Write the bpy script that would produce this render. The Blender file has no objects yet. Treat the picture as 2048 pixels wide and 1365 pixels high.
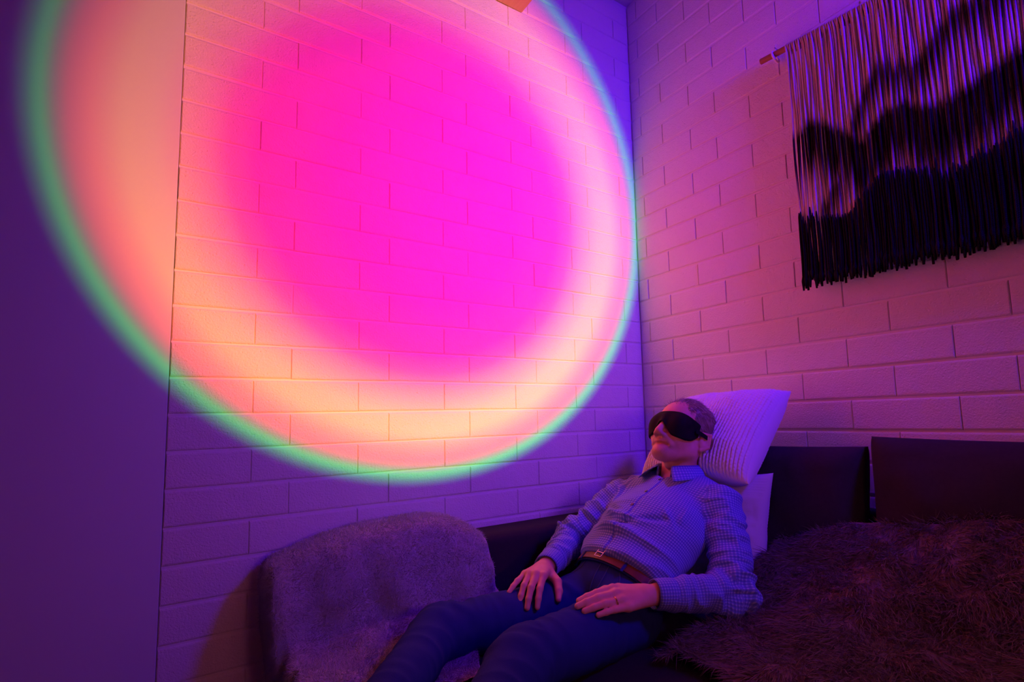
import bpy, bmesh, math, random
import numpy as np
from mathutils import Matrix, Vector
from mathutils.bvhtree import BVHTree

scene = bpy.context.scene
C = scene.collection
rng = np.random.default_rng(7)
random.seed(7)
U = 0.1016                      # one block course in metres

# ------------------------------------------------------------------ camera
cam_d = bpy.data.cameras.new('camera')
cam_d.sensor_width = 36.0
cam_d.lens = 1045.34 / 2048 * 36
cam_d.shift_x = (1024 - 1086.39) / 2048
cam_d.shift_y = (732.07 - 682.5) / 2048
cam_d.clip_start = 0.02
cam = bpy.data.objects.new('camera', cam_d)
C.objects.link(cam)
FWD = Vector((0.56978587, 0.81584023, 0.09873593))
RGT = Vector((0.8210296, -0.570311, -0.02560777))
UPV = Vector((-0.03541834, -0.09565607, 0.99478413))
mw = Matrix((RGT, UPV, -FWD)).transposed().to_4x4()
mw.translation = (-1.80465, -1.76012, 0.96645)
cam.matrix_world = mw
scene.camera = cam

# ------------------------------------------------------------------ world, exposure
world = bpy.data.worlds.new('world')
scene.world = world
world.use_nodes = True
bgn = world.node_tree.nodes['Background']
bgn.inputs[0].default_value = (0.02, 0.01, 0.05, 1)
bgn.inputs[1].default_value = 0.0
scene.view_settings.view_transform = 'Standard'
scene.view_settings.look = 'None'
scene.view_settings.exposure = 0.0
scene.view_settings.gamma = 1.0
scene.view_settings.use_curve_mapping = False

# ------------------------------------------------------------------ lights
def aim(o, direction):
    o.rotation_euler = Vector(direction).to_track_quat('-Z', 'Y').to_euler()

# sunset projection lamp: a spot whose lens splits the beam into coloured rings
SUN_POS = Vector((-1.0519, -2.2367, 1.1412))
TH0 = 0.42925                   # angle of the green rim
ld = bpy.data.lights.new('sunset_projector', 'SPOT')
ld.energy = 480.0
ld.spot_size = math.radians(165)
ld.spot_blend = 0.6
ld.shadow_soft_size = 0.012
lo = bpy.data.objects.new('sunset_projector', ld)
C.objects.link(lo)
lo.location = SUN_POS
ya, pi_ = -0.00585, 0.26706
aim(lo, (math.cos(pi_) * math.sin(ya), math.cos(pi_) * math.cos(ya), math.sin(pi_)))
ld.use_nodes = True
nt = ld.node_tree
N = nt.nodes
em = N['Emission']
tc = N.new('ShaderNodeTexCoord')
sx = N.new('ShaderNodeSeparateXYZ')
nt.links.new(tc.outputs['Normal'], sx.inputs[0])
def mth(op, a, b=None):
    m = N.new('ShaderNodeMath'); m.operation = op
    for i, v in enumerate((a, b)):
        if v is None: continue
        if isinstance(v, (int, float)): m.inputs[i].default_value = v
        else: nt.links.new(v, m.inputs[i])
    return m.outputs[0]
hyp = mth('SQRT', mth('ADD', mth('MULTIPLY', sx.outputs[0], sx.outputs[0]), mth('MULTIPLY', sx.outputs[1], sx.outputs[1])))
ang = mth('ARCTAN2', hyp, mth('ABSOLUTE', sx.outputs[2]))
fac = mth('DIVIDE', ang, TH0 * 1.6)
cr = N.new('ShaderNodeValToRGB')
nt.links.new(fac, cr.inputs[0])
RINGS = [  # (angle / rim angle, linear colour)
    (0, (1, 0.0015, 0.0975)),
    (0.35, (1, 0.00225, 0.0825)),
    (0.56, (1, 0.0105, 0.05625)),
    (0.63, (1, 0.0375, 0.03375)),
    (0.71, (1, 0.1425, 0.015)),
    (0.79, (1, 0.2475, 0.006)),
    (0.85, (1, 0.2625, 0.003)),
    (0.91, (0.95, 0.15, 0.00225)),
    (0.945, (0.66, 0.1125, 0.00225)),
    (0.972, (0.2028, 0.156, 0.003)),
    (0.992, (0.0351, 0.33, 0.003)),
    (1.012, (0.01872, 0.117, 0.0045)),
    (1.035, (0.01014, 0.00312, 0.0045)),
    (1.2, (0.0078, 0.00156, 0.003)),
    (1.58, (0.00312, 0.00078, 0.0015)),
]
el = cr.color_ramp.elements
while len(el) < len(RINGS): el.new(0.5)
for e_, (t_, c_) in zip(el, RINGS):
    e_.position = t_ / 1.6
for e_, (t_, c_) in zip(cr.color_ramp.elements, RINGS):
    e_.color = (*c_, 1)
nt.links.new(cr.outputs[0], em.inputs['Color'])
# the beam is stronger towards its lower right side
une = mth('ADD', mth('MULTIPLY', sx.outputs[0], 1.0), mth('MULTIPLY', sx.outputs[1], -1.0))
nt.links.new(mth('MAXIMUM', mth('ADD', une, 1.0), 0.15), em.inputs['Strength'])

# soft pink glow that leaks from the body of the projector onto the lower room
gd = bpy.data.lights.new('projector_glow', 'SPOT')
gd.energy = 9.0
gd.color = (1.0, 0.20, 0.34)
gd.spot_size = math.radians(104); gd.spot_blend = 1.0
gd.shadow_soft_size = 0.11
go = bpy.data.objects.new('projector_glow', gd)
C.objects.link(go)
go.location = (-1.34, -2.25, 1.12)
aim(go, Vector((-1.0, 0.0, 0.62)) - go.location)

# blue-violet LED lamp high on the right, close to the right wall
bd = bpy.data.lights.new('blue_led_lamp', 'SPOT')
bd.spot_size = math.radians(102); bd.spot_blend = 1.0
bd.shadow_soft_size = 0.17
bd.energy = 192.0
bd.color = (0.07, 0.0, 1.0)
bo = bpy.data.objects.new('blue_led_lamp', bd)
C.objects.link(bo)
bo.location = (-0.22, -2.25, 2.35)
aim(bo, Vector((-0.16, 0.0, 1.60)) - bo.location)

# ------------------------------------------------------------------ material helpers
def new_mat(name):
    m = bpy.data.materials.new(name); m.use_nodes = True
    nt = m.node_tree; b = nt.nodes['Principled BSDF']
    return m, nt, b
def link(nt, a, b): nt.links.new(a, b)
def ntex(nt, scale, detail=4, rough=0.55, coord='Object', dist=0.0, vec=None):
    t = nt.nodes.new('ShaderNodeTexNoise')
    t.inputs['Scale'].default_value = scale; t.inputs['Detail'].default_value = detail
    t.inputs['Roughness'].default_value = rough; t.inputs['Distortion'].default_value = dist
    if vec is None:
        c = nt.nodes.new('ShaderNodeTexCoord'); vec = c.outputs[coord]
    link(nt, vec, t.inputs['Vector'])
    return t.outputs['Fac']
def bump(nt, b, h, strength=0.3, dist=0.01):
    n = nt.nodes.new('ShaderNodeBump'); n.inputs['Strength'].default_value = strength
    n.inputs['Distance'].default_value = dist
    link(nt, h, n.inputs['Height']); link(nt, n.outputs[0], b.inputs['Normal'])
def mixc(nt, fac, a, c):
    n = nt.nodes.new('ShaderNodeMix'); n.data_type = 'RGBA'
    link(nt, fac, n.inputs['Factor'])
    for i, v in ((6, a), (7, c)):
        if isinstance(v, tuple): n.inputs[i].default_value = (*v, 1)
        else: link(nt, v, n.inputs[i])
    return n.outputs[2]
def simple(name, col, rough=0.7, var=0.0, vscale=30, bstr=0.0, bscale=200, bdist=0.002, spec=0.3, sheen=0.0, coord='Object', metal=0.0):
    m, nt, b = new_mat(name)
    b.inputs['Base Color'].default_value = (*col, 1)
    b.inputs['Roughness'].default_value = rough
    b.inputs['Specular IOR Level'].default_value = spec
    b.inputs['Metallic'].default_value = metal
    if sheen: b.inputs['Sheen Weight'].default_value = sheen
    if var:
        f = ntex(nt, vscale, coord=coord)
        link(nt, mixc(nt, f, tuple(c * (1 - var) for c in col), tuple(min(1, c * (1 + var)) for c in col)), b.inputs['Base Color'])
    if bstr: bump(nt, b, ntex(nt, bscale, coord=coord), bstr, bdist)
    return m

def block_mat():
    m, nt, b = new_mat('painted_block')
    geo = nt.nodes.new('ShaderNodeNewGeometry')
    pos = geo.outputs['Position']
    b.inputs['Roughness'].default_value = 0.55
    b.inputs['Specular IOR Level'].default_value = 0.25
    f = ntex(nt, 6, 3, vec=pos)
    link(nt, mixc(nt, f, (0.78, 0.76, 0.76), (0.86, 0.84, 0.84)), b.inputs['Base Color'])
    n1 = ntex(nt, 170, 5, 0.65, vec=pos)
    n2 = ntex(nt, 26, 3, 0.5, vec=pos)
    vo = nt.nodes.new('ShaderNodeTexVoronoi'); vo.inputs['Scale'].default_value = 95
    link(nt, pos, vo.inputs['Vector'])
    pit = nt.nodes.new('ShaderNodeMapRange')
    pit.inputs['From Min'].default_value = 0.0; pit.inputs['From Max'].default_value = 0.28
    link(nt, vo.outputs['Distance'], pit.inputs['Value'])
    a1 = nt.nodes.new('ShaderNodeMath'); a1.operation = 'ADD'
    link(nt, n1, a1.inputs[0]); link(nt, n2, a1.inputs[1])
    a2 = nt.nodes.new('ShaderNodeMath'); a2.operation = 'MULTIPLY_ADD'
    link(nt, pit.outputs[0], a2.inputs[0]); a2.inputs[1].default_value = 0.35; link(nt, a1.outputs[0], a2.inputs[2])
    bump(nt, b, a2.outputs[0], 0.8, 0.0045)
    return m

M = {}
M['block'] = block_mat()
M['mortar'] = simple('painted_mortar', (0.78, 0.76, 0.76), 0.6, bstr=0.4, bscale=120, bdist=0.002)
M['panel'] = simple('smooth_painted_panel', (0.66, 0.72, 0.74), 0.5, bstr=0.08, bscale=300, bdist=0.001, spec=0.35)
M['ceiling'] = simple('ceiling_paint', (0.62, 0.60, 0.62), 0.8, bstr=0.1, bscale=80)
M['roomwall'] = simple('plain_wall_paint', (0.55, 0.53, 0.55), 0.7, bstr=0.1, bscale=120)
M['floor'] = simple('dark_floor', (0.10, 0.08, 0.07), 0.5, var=0.2, vscale=4)
M['sofa'] = simple('charcoal_sofa_fabric', (0.035, 0.030, 0.036), 0.9, var=0.15, vscale=60, bstr=0.5, bscale=500, bdist=0.0015, spec=0.1)

# ------------------------------------------------------------------ mesh helpers
def mesh_obj(name, verts, faces, mat, parent=None, smooth=False):
    me = bpy.data.meshes.new(name)
    me.from_pydata([tuple(map(float, v)) for v in verts] if not isinstance(verts, np.ndarray) else verts.tolist(), [],
                   faces.tolist() if isinstance(faces, np.ndarray) else faces)
    if mat is not None: me.materials.append(mat)
    if smooth: me.polygons.foreach_set('use_smooth', [True] * len(me.polygons))
    me.update()
    o = bpy.data.objects.new(name, me); C.objects.link(o)
    if parent is not None: o.parent = parent
    return o
def bm_obj(name, bm, mat, parent=None, smooth=False):
    me = bpy.data.meshes.new(name); bm.to_mesh(me); bm.free()
    if mat is not None: me.materials.append(mat)
    if smooth: me.polygons.foreach_set('use_smooth', [True] * len(me.polygons))
    o = bpy.data.objects.new(name, me); C.objects.link(o)
    if parent is not None: o.parent = parent
    return o
def box_bm(lo, hi, bev=0.0, seg=2):
    bm = bmesh.new(); bmesh.ops.create_cube(bm, size=1)
    for v in bm.verts:
        v.co = Vector([lo[i] + (v.co[i] + 0.5) * (hi[i] - lo[i]) for i in range(3)])
    if bev: bmesh.ops.bevel(bm, geom=list(bm.edges), offset=bev, segments=seg, profile=0.5, affect='EDGES')
    return bm
def tag(o, label, cat, group=None):
    o['label'] = label; o['category'] = cat
    if group: o['group'] = group
    return o
def struct(o): o['kind'] = 'structure'; return o
def empty(name, loc=(0, 0, 0)):
    o = bpy.data.objects.new(name, None); C.objects.link(o); o.location = loc
    o.empty_display_size = 0.05
    return o
def reparent(o, parent):
    """parent keeping world placement"""
    o.parent = parent
    o.matrix_parent_inverse = Matrix.Translation(-Vector(parent.location))
    return o

# lattice value noise
_tab = rng.random(4096).astype(np.float32)
def vnoise(P, scale=1.0, seed=0):
    P = np.asarray(P, np.float64) * scale + seed * 17.13
    i = np.floor(P).astype(np.int64); f = P - i
    f = f * f * (3 - 2 * f)
    def h(a, b, c): return _tab[(a * 73856093 ^ b * 19349663 ^ c * 83492791) & 4095]
    r = 0
    for dx in (0, 1):
        wx = f[..., 0] if dx else 1 - f[..., 0]
        for dy in (0, 1):
            wy = f[..., 1] if dy else 1 - f[..., 1]
            for dz in (0, 1):
                wz = f[..., 2] if dz else 1 - f[..., 2]
                r = r + wx * wy * wz * h(i[..., 0] + dx, i[..., 1] + dy, i[..., 2] + dz)
    return r * 2 - 1
def fbm(P, scale, seed=0, oct=3):
    r = 0; a = 1.0
    for k in range(oct):
        r = r + a * vnoise(P, scale * 2 ** k, seed + k * 3.7); a *= 0.5
    return r

# ------------------------------------------------------------------ room shell
ZC = 3.046          # ceiling
XL = -1.8285        # left end of the block wall
JR = 0.0046         # joint depth
Z0 = 1.0            # height of course line 0

floor = struct(bm_obj('floor', box_bm((-4.6, -4.4, -0.05), (0.2, 0.2, 0.0)), M['floor']))
ceiling = struct(bm_obj('ceiling', box_bm((-4.6, -4.4, ZC), (0.2, 0.2, ZC + 0.05)), M['ceiling']))
wall_back = struct(bm_obj('wall_back', box_bm((XL, JR, -0.02), (0.12, 0.12, ZC)), M['mortar']))
wall_right = struct(bm_obj('wall_right', box_bm((JR, -4.4, -0.02), (0.12, JR, ZC)), M['mortar']))
wall_left = struct(bm_obj('wall_left', box_bm((-4.6, 0.002, -0.02), (XL - 0.0012, 0.12, ZC), 0.002, 1), M['panel']))
wall_far = struct(bm_obj('wall_far_left', box_bm((-4.7, -4.4, -0.02), (-4.6, 0.12, ZC)), M['roomwall']))
wall_front = struct(bm_obj('wall_front', box_bm((-4.7, -4.5, -0.02), (0.12, -4.4, ZC)), M['roomwall']))

# painted concrete blocks, each its own piece
_bcache = {}
def block_mesh(L, wall):
    key = (round(L, 4), wall)
    if key in _bcache: return _bcache[key]
    hl, hh, b, D = L / 2 - 0.0007, U / 2 - 0.0032, 0.0038, 0.03
    bx_, bz_ = 0.0022, 0.0056
    # local: a along wall, z up, d outwards from wall (proud = 0)
    rings = [(hl, hh, -D), (hl, hh, -b), (hl - bx_ * 0.35, hh - bz_ * 0.35, -b * 0.35), (hl - bx_, hh - bz_, 0.0)]
    vs = []
    for (a, z, d) in rings: vs += [(-a, -z, d), (a, -z, d), (a, z, d), (-a, z, d)]
    fs = []
    for r in range(3):
        for k in range(4):
            k2 = (k + 1) % 4
            fs.append((r * 4 + k, r * 4 + k2, r * 4 + 4 + k2, r * 4 + 4 + k))
    fs.append((12, 13, 14, 15))
    if wall == 'B': V = [(a, -d, z) for a, z, d in vs]
    else: V = [(-d, -a, z) for a, z, d in vs]
    me = bpy.data.meshes.new('block'); me.from_pydata(V, [], fs)
    me.materials.append(M['block'])
    for i, p in enumerate(me.polygons): p.use_smooth = False
    me.update()
    _bcache[key] = me
    return me
def add_block(wall_o, wall, a0, a1, k):
    L = a1 - a0
    o = bpy.data.objects.new('block', block_mesh(L, wall)); C.objects.link(o)
    o.parent = wall_o
    off = rng.normal(0, 0.0006)
    zc = Z0 + (k + 0.5) * U + rng.normal(0, 0.0004)
    mid = (a0 + a1) / 2
    o.location = (mid, off, zc) if wall == 'B' else (off, mid, zc)
    t = rng.normal(0, 0.0016, 3)
    o.rotation_euler = (t[0] * 1.6, t[1] * 0.7, t[2] * 0.5)
for k in range(-10, 20):
    start = -18 if (k % 2) else -16
    xs = [-18] if start != -18 else []
    xs += list(range(start, 0, 3))
    if k % 2 == 0: xs = [-18] + list(range(-16, 0, 3))
    xs = xs + [0]
    for a, b_ in zip(xs[:-1], xs[1:]):
        add_block(wall_back, 'B', a * U if a > -18 else XL, b_ * U - (0.002 if b_ == 0 else 0), k)
LB = 2.85 * U
for k in range(-10, 20):
    first = -1.90 * U if k % 2 == 0 else -0.60 * U
    ys = [0.0]; y = first
    while y > -1.95: ys.append(y); y -= LB
    for a, b_ in zip(ys[1:], ys[:-1]):
        add_block(wall_right, 'R', a, b_ - (0.002 if b_ == 0 else 0), k)

# timber beam end over the corner
M['wood'] = None
def wood_mat(name, c1, c2, scale=1.0, axis=1):
    m, nt, b = new_mat(name)
    tcn = nt.nodes.new('ShaderNodeTexCoord'); mp = nt.nodes.new('ShaderNodeMapping')
    s = [30 * scale] * 3; s[axis] = 1.6 * scale
    mp.inputs['Scale'].default_value = s
    link(nt, tcn.outputs['Object'], mp.inputs[0])
    f = ntex(nt, 3, 5, 0.6, vec=mp.outputs[0], dist=0.6)
    link(nt, mixc(nt, f, c1, c2), b.inputs['Base Color'])
    b.inputs['Roughness'].default_value = 0.5
    bump(nt, b, f, 0.15, 0.002)
    return m
M['beam'] = wood_mat('pine_beam', (0.45, 0.27, 0.12), (0.62, 0.40, 0.20))
beam = bm_obj('timber_beam', box_bm((-0.767, -4.39, Z0 + 1.718), (-0.642, -0.002, ZC - 0.001), 0.003, 2), M['beam'])
tag(beam, 'light brown timber ceiling beam meeting the top of the block wall', 'beam')

# ------------------------------------------------------------------ sofa
SEAT = 0.345
def grid_faces(nu, nv, wrap_u=False, off=0):
    i = np.arange(nu if wrap_u else nu - 1)[:, None]; j = np.arange(nv - 1)[None, :]
    i2 = (i + 1) % nu
    a = i * nv + j; b = i2 * nv + j; c = i2 * nv + j + 1; d = i * nv + j + 1
    return np.stack([x.ravel() + off for x in np.broadcast_arrays(a, b, c, d)], 1)

def soft_box(name, lo, hi, r, mat, parent=None, bulge=(0, 0, 0), n=22, noise=0.0, nscale=6, seed=0, label=None):
    """rounded, slightly bulged upholstery block"""
    lo = np.array(lo, float); hi = np.array(hi, float); c = (lo + hi) / 2; h = (hi - lo) / 2
    bm = bmesh.new(); bmesh.ops.create_cube(bm, size=2)
    bmesh.ops.subdivide_edges(bm, edges=bm.edges[:], cuts=n, use_grid_fill=True)
    P = np.array([v.co[:] for v in bm.verts])
    # finer near the edges
    P = np.sign(P) * (1 - (1 - np.abs(P)) ** 1.6)
    Q = P * h
    inner = np.clip(Q, -(h - r), (h - r))
    d = Q - inner; ln = np.linalg.norm(d, axis=1, keepdims=True)
    m = np.max(np.abs(P), axis=1) > 0.999
    dn = d / np.maximum(ln, 1e-9)
    Q = np.where(ln > 1e-9, inner + dn * r, Q)
    for ax in range(3):
        o1, o2 = [a for a in range(3) if a != ax]
        w = (1 - P[:, o1] ** 2) * (1 - P[:, o2] ** 2)
        Q[:, ax] += np.sign(P[:, ax]) * np.abs(P[:, ax]) ** 2 * w * bulge[ax]
    if noise:
        nn = Q / (np.linalg.norm(Q, axis=1, keepdims=True) + 1e-9)
        Q = Q + nn * (fbm(Q + seed * 3.1, nscale, seed) * noise)[:, None]
    Q = Q + c
    for v, q in zip(bm.verts, Q): v.co = q
    o = bm_obj(name, bm, mat, None, smooth=True)
    if parent is not None: reparent(o, parent)
    if label: o['label'] = label
    return o

sofa = empty('sofa', (-0.6, -0.9, 0))
tag(sofa, 'charcoal fabric corner sofa with chaise and armrest along the block wall', 'sofa')
soft_box('chaise_base', (-1.53, -0.985, 0.06), (-0.03, -0.20, 0.24), 0.02, M['sofa'], sofa, n=8)
soft_box('chaise_cushion', (-1.55, -0.985, 0.235), (-0.06, -0.195, SEAT), 0.045, M['sofa'], sofa, (0, 0, 0.012), noise=0.004)
soft_box('seat_base', (-0.90, -2.05, 0.06), (-0.03, -0.995, 0.24), 0.02, M['sofa'], sofa, n=8)
soft_box('seat_cushion', (-0.93, -2.05, 0.235), (-0.06, -0.99, SEAT), 0.045, M['sofa'], sofa, (0, 0, 0.012), noise=0.004, seed=3)
soft_box('armrest', (-1.54, -0.185, 0.06), (-0.01, -0.02, 0.578), 0.028, M['sofa'], sofa, (0, 0.004, 0.004), noise=0.002)
soft_box('backrest', (-0.048, -2.05, 0.06), (-0.006, -0.19, 0.66), 0.018, M['sofa'], sofa)
M['leg'] = simple('black_sofa_leg', (0.02, 0.02, 0.02), 0.4)
for (x, y) in ((-1.48, -0.26), (-1.48, -0.93), (-0.86, -1.98), (-0.12, -1.98), (-0.12, -0.26)):
    bm = box_bm((x - 0.025, y - 0.025, 0.0), (x + 0.025, y + 0.025, 0.065), 0.005)
    reparent(bm_obj('leg', bm, M['leg']), sofa)

# ------------------------------------------------------------------ cushions and pillows
def pillow(name, w, hgt, thick, mat, center, ex, ey, nu=70, nv=70, rib=0.0, ribn=30, ribdir='u', pinch=0.06, seed=0, p=2.6, crease=0.006, beads=0, flat=0.5):
    """closed pillow with pointed corners; ex, ey: width and height directions; normal = ex x ey"""
    ex = np.array(ex, float); ex /= np.linalg.norm(ex)
    ey = np.array(ey, float); ey -= ex * (ex @ ey); ey /= np.linalg.norm(ey)
    ez = np.cross(ex, ey)
    u = np.linspace(-1, 1, nu); u = np.sin(u * np.pi / 2 * 0.9) / np.sin(np.pi / 2 * 0.9)
    v = np.linspace(-1, 1, nv); v = np.sin(v * np.pi / 2 * 0.9) / np.sin(np.pi / 2 * 0.9)
    Ug, Vg = np.meshgrid(u, v, indexing='ij')
    sides = []
    for s in (1, -1):
        X = Ug * w / 2 * (1 - pinch * (1 - Vg ** 2) * np.abs(Ug) ** 2)
        Y = Vg * hgt / 2 * (1 - pinch * (1 - Ug ** 2) * np.abs(Vg) ** 2)
        T = ((1 - np.abs(Ug) ** p) * (1 - np.abs(Vg) ** p))
        Z = s * thick / 2 * np.maximum(T, 0) ** flat
        P = np.stack([X, Y, Z], -1)
        edge = np.clip(T * 3.0, 0, 1)
        Z = Z + s * crease * fbm(P + seed * 5.3, 7, seed) * edge + s * crease * 0.5 * fbm(P + seed, 19, seed + 2) * edge
        if rib:
            q = (Ug if ribdir == 'u' else Vg); q2 = (Vg if ribdir == 'u' else Ug)
            ph = q * ribn * np.pi + 0.5 * fbm(P, 9, seed + 4)
            rr = np.abs(np.cos(ph / 2)) ** 0.6
            if beads:
                ph2 = q2 * beads * np.pi + np.floor(ph / np.pi + .5) * 1.3 + 0.8 * fbm(P, 25, seed + 6)
                rr = rr * (0.72 + 0.28 * np.abs(np.cos(ph2 / 2)) ** 0.7)
            rr = rr + 0.12 * vnoise(P, 260, seed)
            Z = Z + s * rib * rr * np.clip(T * 8 + 0.25, 0, 1)
        sides.append(np.stack([X, Y, Z], -1).reshape(-1, 3))
    V = np.concatenate(sides)
    f1 = grid_faces(nu, nv); f2 = grid_faces(nu, nv, off=nu * nv)[:, ::-1]
    F = [tuple(x) for x in np.concatenate([f1, f2])]
    # edge strip
    n0 = nu * nv
    idx = [i * nv for i in range(nu)] + [(nu - 1) * nv + j for j in range(1, nv)] + [i * nv + nv - 1 for i in range(nu - 2, -1, -1)] + [j for j in range(nv - 2, 0, -1)]
    for a, b in zip(idx, idx[1:] + idx[:1]): F.append((b, a, a + n0, b + n0))
    Wd = np.array(center, float) + V[:, :1] * ex + V[:, 1:2] * ey + V[:, 2:] * ez
    o = mesh_obj(name, Wd, F, mat, smooth=True)
    bm = bmesh.new(); bm.from_mesh(o.data); bmesh.ops.remove_doubles(bm, verts=bm.verts, dist=1e-5)
    bmesh.ops.recalc_face_normals(bm, faces=bm.faces); bm.to_mesh(o.data); bm.free()
    return o
M['cushion'] = simple('dark_grey_woven_cushion', (0.042, 0.034, 0.042), 0.92, var=0.2, vscale=90, bstr=0.6, bscale=650, bdist=0.0015, spec=0.08)
def back_cushion(y0, y1, zt, label, seed):
    w = y1 - y0; h = zt - 0.385
    o = pillow('back_cushion', w, h, 0.20, M['cushion'], (-0.150, (y0 + y1) / 2, 0.385 + h / 2), (0, -1, 0), (0.10, 0, 1), 46, 40, seed=seed, p=5, pinch=0.035, crease=0.009, flat=0.42)
    return tag(o, label, 'cushion', 'sofa back cushions')
back_cushion(-1.025, -0.28, 0.858, 'dark grey sofa back cushion behind the reclining person and the white pillow', 1)
back_cushion(-1.795, -1.035, 0.888, 'dark grey sofa back cushion above the fur throw at the right', 2)

M['white_pillow'] = simple('white_chenille', (0.80, 0.78, 0.82), 0.85, bstr=0.5, bscale=900, bdist=0.0015, spec=0.1, sheen=0.3)
wp = pillow('ribbed_pillow', 0.45, 0.40, 0.16, M['white_pillow'], (-0.245, -0.565, 0.885), (0, -1, 0.03), (0.70, -0.03, 0.70), 300, 200, rib=0.009, ribn=36, ribdir='u', beads=34, seed=5, p=3, pinch=0.05)
tag(wp, 'white ribbed chenille throw pillow behind the head of the person', 'pillow')
M['small_pillow'] = simple('pale_knit_pillow', (0.70, 0.68, 0.74), 0.9, bstr=0.5, bscale=700, bdist=0.0015, spec=0.1)
sp = pillow('knit_pillow', 0.42, 0.40, 0.15, M['small_pillow'], (-0.315, -0.598, 0.580), (0, -1, 0), (0.20, 0.02, 1), 120, 120, rib=0.002, ribn=44, ribdir='v', seed=8, p=3, pinch=0.10, crease=0.012)
tag(sp, 'pale knit pillow wedged under the white pillow behind the back of the person', 'pillow')

# ------------------------------------------------------------------ fur helper
def strands(name, mat, pts, nrm, length, width, comb, seed=0, curl=0.4, parent=None, seg=3, drop=0.0, clump=0.0):
    """mesh fur: each strand a tapering strip"""
    r = np.random.default_rng(seed)
    n = len(pts)
    pts = np.asarray(pts); nrm = np.asarray(nrm)
    L = length * r.uniform(0.6, 1.2, n)
    d = nrm * 0.55 + comb + r.normal(0, curl, (n, 3)) * 0.5
    if clump:
        d = d + clump * np.stack([vnoise(pts, 28, 1 + seed), vnoise(pts, 28, 2 + seed), vnoise(pts, 28, 3 + seed)], 1)
    d /= np.linalg.norm(d, axis=1, keepdims=True)
    dn = (d * nrm).sum(1); d = d + nrm * np.clip(0.32 - dn, 0, None)[:, None] * np.linalg.norm(nrm, axis=1, keepdims=True)
    d /= np.linalg.norm(d, axis=1, keepdims=True)
    side = np.cross(d, r.normal(0, 1, (n, 3))); side /= np.linalg.norm(side, axis=1, keepdims=True)
    bend = r.normal(0, curl, (n, 3)); bend[:, 2] -= drop
    V = []; 
    for k in range(seg):
        t = k / seg
        p = pts + d * (L * t)[:, None] + bend * (L * t * t)[:, None] * 0.6
        w = width * (1 - 0.75 * t) * 0.5
        V += [p - side * w, p + side * w]
    V.append(pts + d * L[:, None] + bend * L[:, None] * 0.6)
    nv = 2 * seg + 1
    A = np.stack(V, 1).reshape(-1, 3)
    base = np.arange(n) * nv
    me = bpy.data.meshes.new(name)
    quads = []
    for k in range(seg - 1):
        quads.append(np.stack([base + 2 * k, base + 2 * k + 1, base + 2 * k + 3, base + 2 * k + 2], 1))
    Q = np.concatenate(quads) if quads else np.zeros((0, 4), int)
    T = np.stack([base + 2 * seg - 2, base + 2 * seg - 1, base + 2 * seg], 1)
    nq, ntri = len(Q), len(T)
    me.vertices.add(len(A)); me.vertices.foreach_set('co', A.astype(np.float32).ravel())
    me.loops.add(nq * 4 + ntri * 3)
    me.loops.foreach_set('vertex_index', np.concatenate([Q.ravel(), T.ravel()]).astype(np.int32))
    me.polygons.add(nq + ntri)
    me.polygons.foreach_set('loop_start', np.concatenate([np.arange(nq) * 4, nq * 4 + np.arange(ntri) * 3]).astype(np.int32))
    me.polygons.foreach_set('use_smooth', np.ones(nq + ntri, bool))
    me.update(calc_edges=True); me.validate()
    me.materials.append(mat)
    o = bpy.data.objects.new(name, me); C.objects.link(o)
    o['kind'] = 'stuff'
    if parent is not None: o.parent = parent
    return o
def scatter(V, F, n, seed):
    """random points on quads: positions, normals"""
    r = np.random.default_rng(seed)
    V = np.asarray(V); F = np.asarray(F)
    a, b, c, d = (V[F[:, k]] for k in range(4))
    nn = np.cross(c - a, d - b); ar = np.linalg.norm(nn, axis=1)
    pr = ar / ar.sum(); idx = r.choice(len(F), n, p=pr)
    s, t = r.random((2, n, 1))
    P = (a[idx] * (1 - s) + b[idx] * s) * (1 - t) + (d[idx] * (1 - s) + c[idx] * s) * t
    return P, nn[idx] / ar[idx][:, None], idx
def solid(o, th, offset=-1):
    md = o.modifiers.new('thickness', 'SOLIDIFY'); md.thickness = th; md.offset = offset
    return o

# ------------------------------------------------------------------ fleece blanket over the armrest
M['fleece'] = simple('grey_fleece', (0.48, 0.48, 0.54), 0.95, var=0.12, vscale=25, bstr=0.3, bscale=300, spec=0.05, sheen=0.3)
bx_k = np.array([-1.62, -1.575, -1.52, -1.44, -1.34, -1.24, -1.15, -1.08, -1.02, -0.975, -0.952])
bz_k = np.array([0.592, 0.604, 0.622, 0.645, 0.660, 0.667, 0.667, 0.657, 0.633, 0.605, 0.588])
def sm(x, k, z):
    # smooth interpolation
    xs = np.linspace(k[0], k[-1], 400); zs = np.interp(xs, k, z)
    kk = np.hanning(41); kk /= kk.sum()
    zp = np.convolve(np.pad(zs, 20, 'edge'), kk, 'valid')
    return np.interp(x, xs, zp)
nu, nv = 110, 130
uu = np.linspace(0, 1, nu); vv = np.linspace(0, 1, nv)
X0 = -1.580 + uu * (1.580 - 0.952)
ztop = sm(X0, bx_k, bz_k)
BV = np.zeros((nu, nv, 3))
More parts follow.
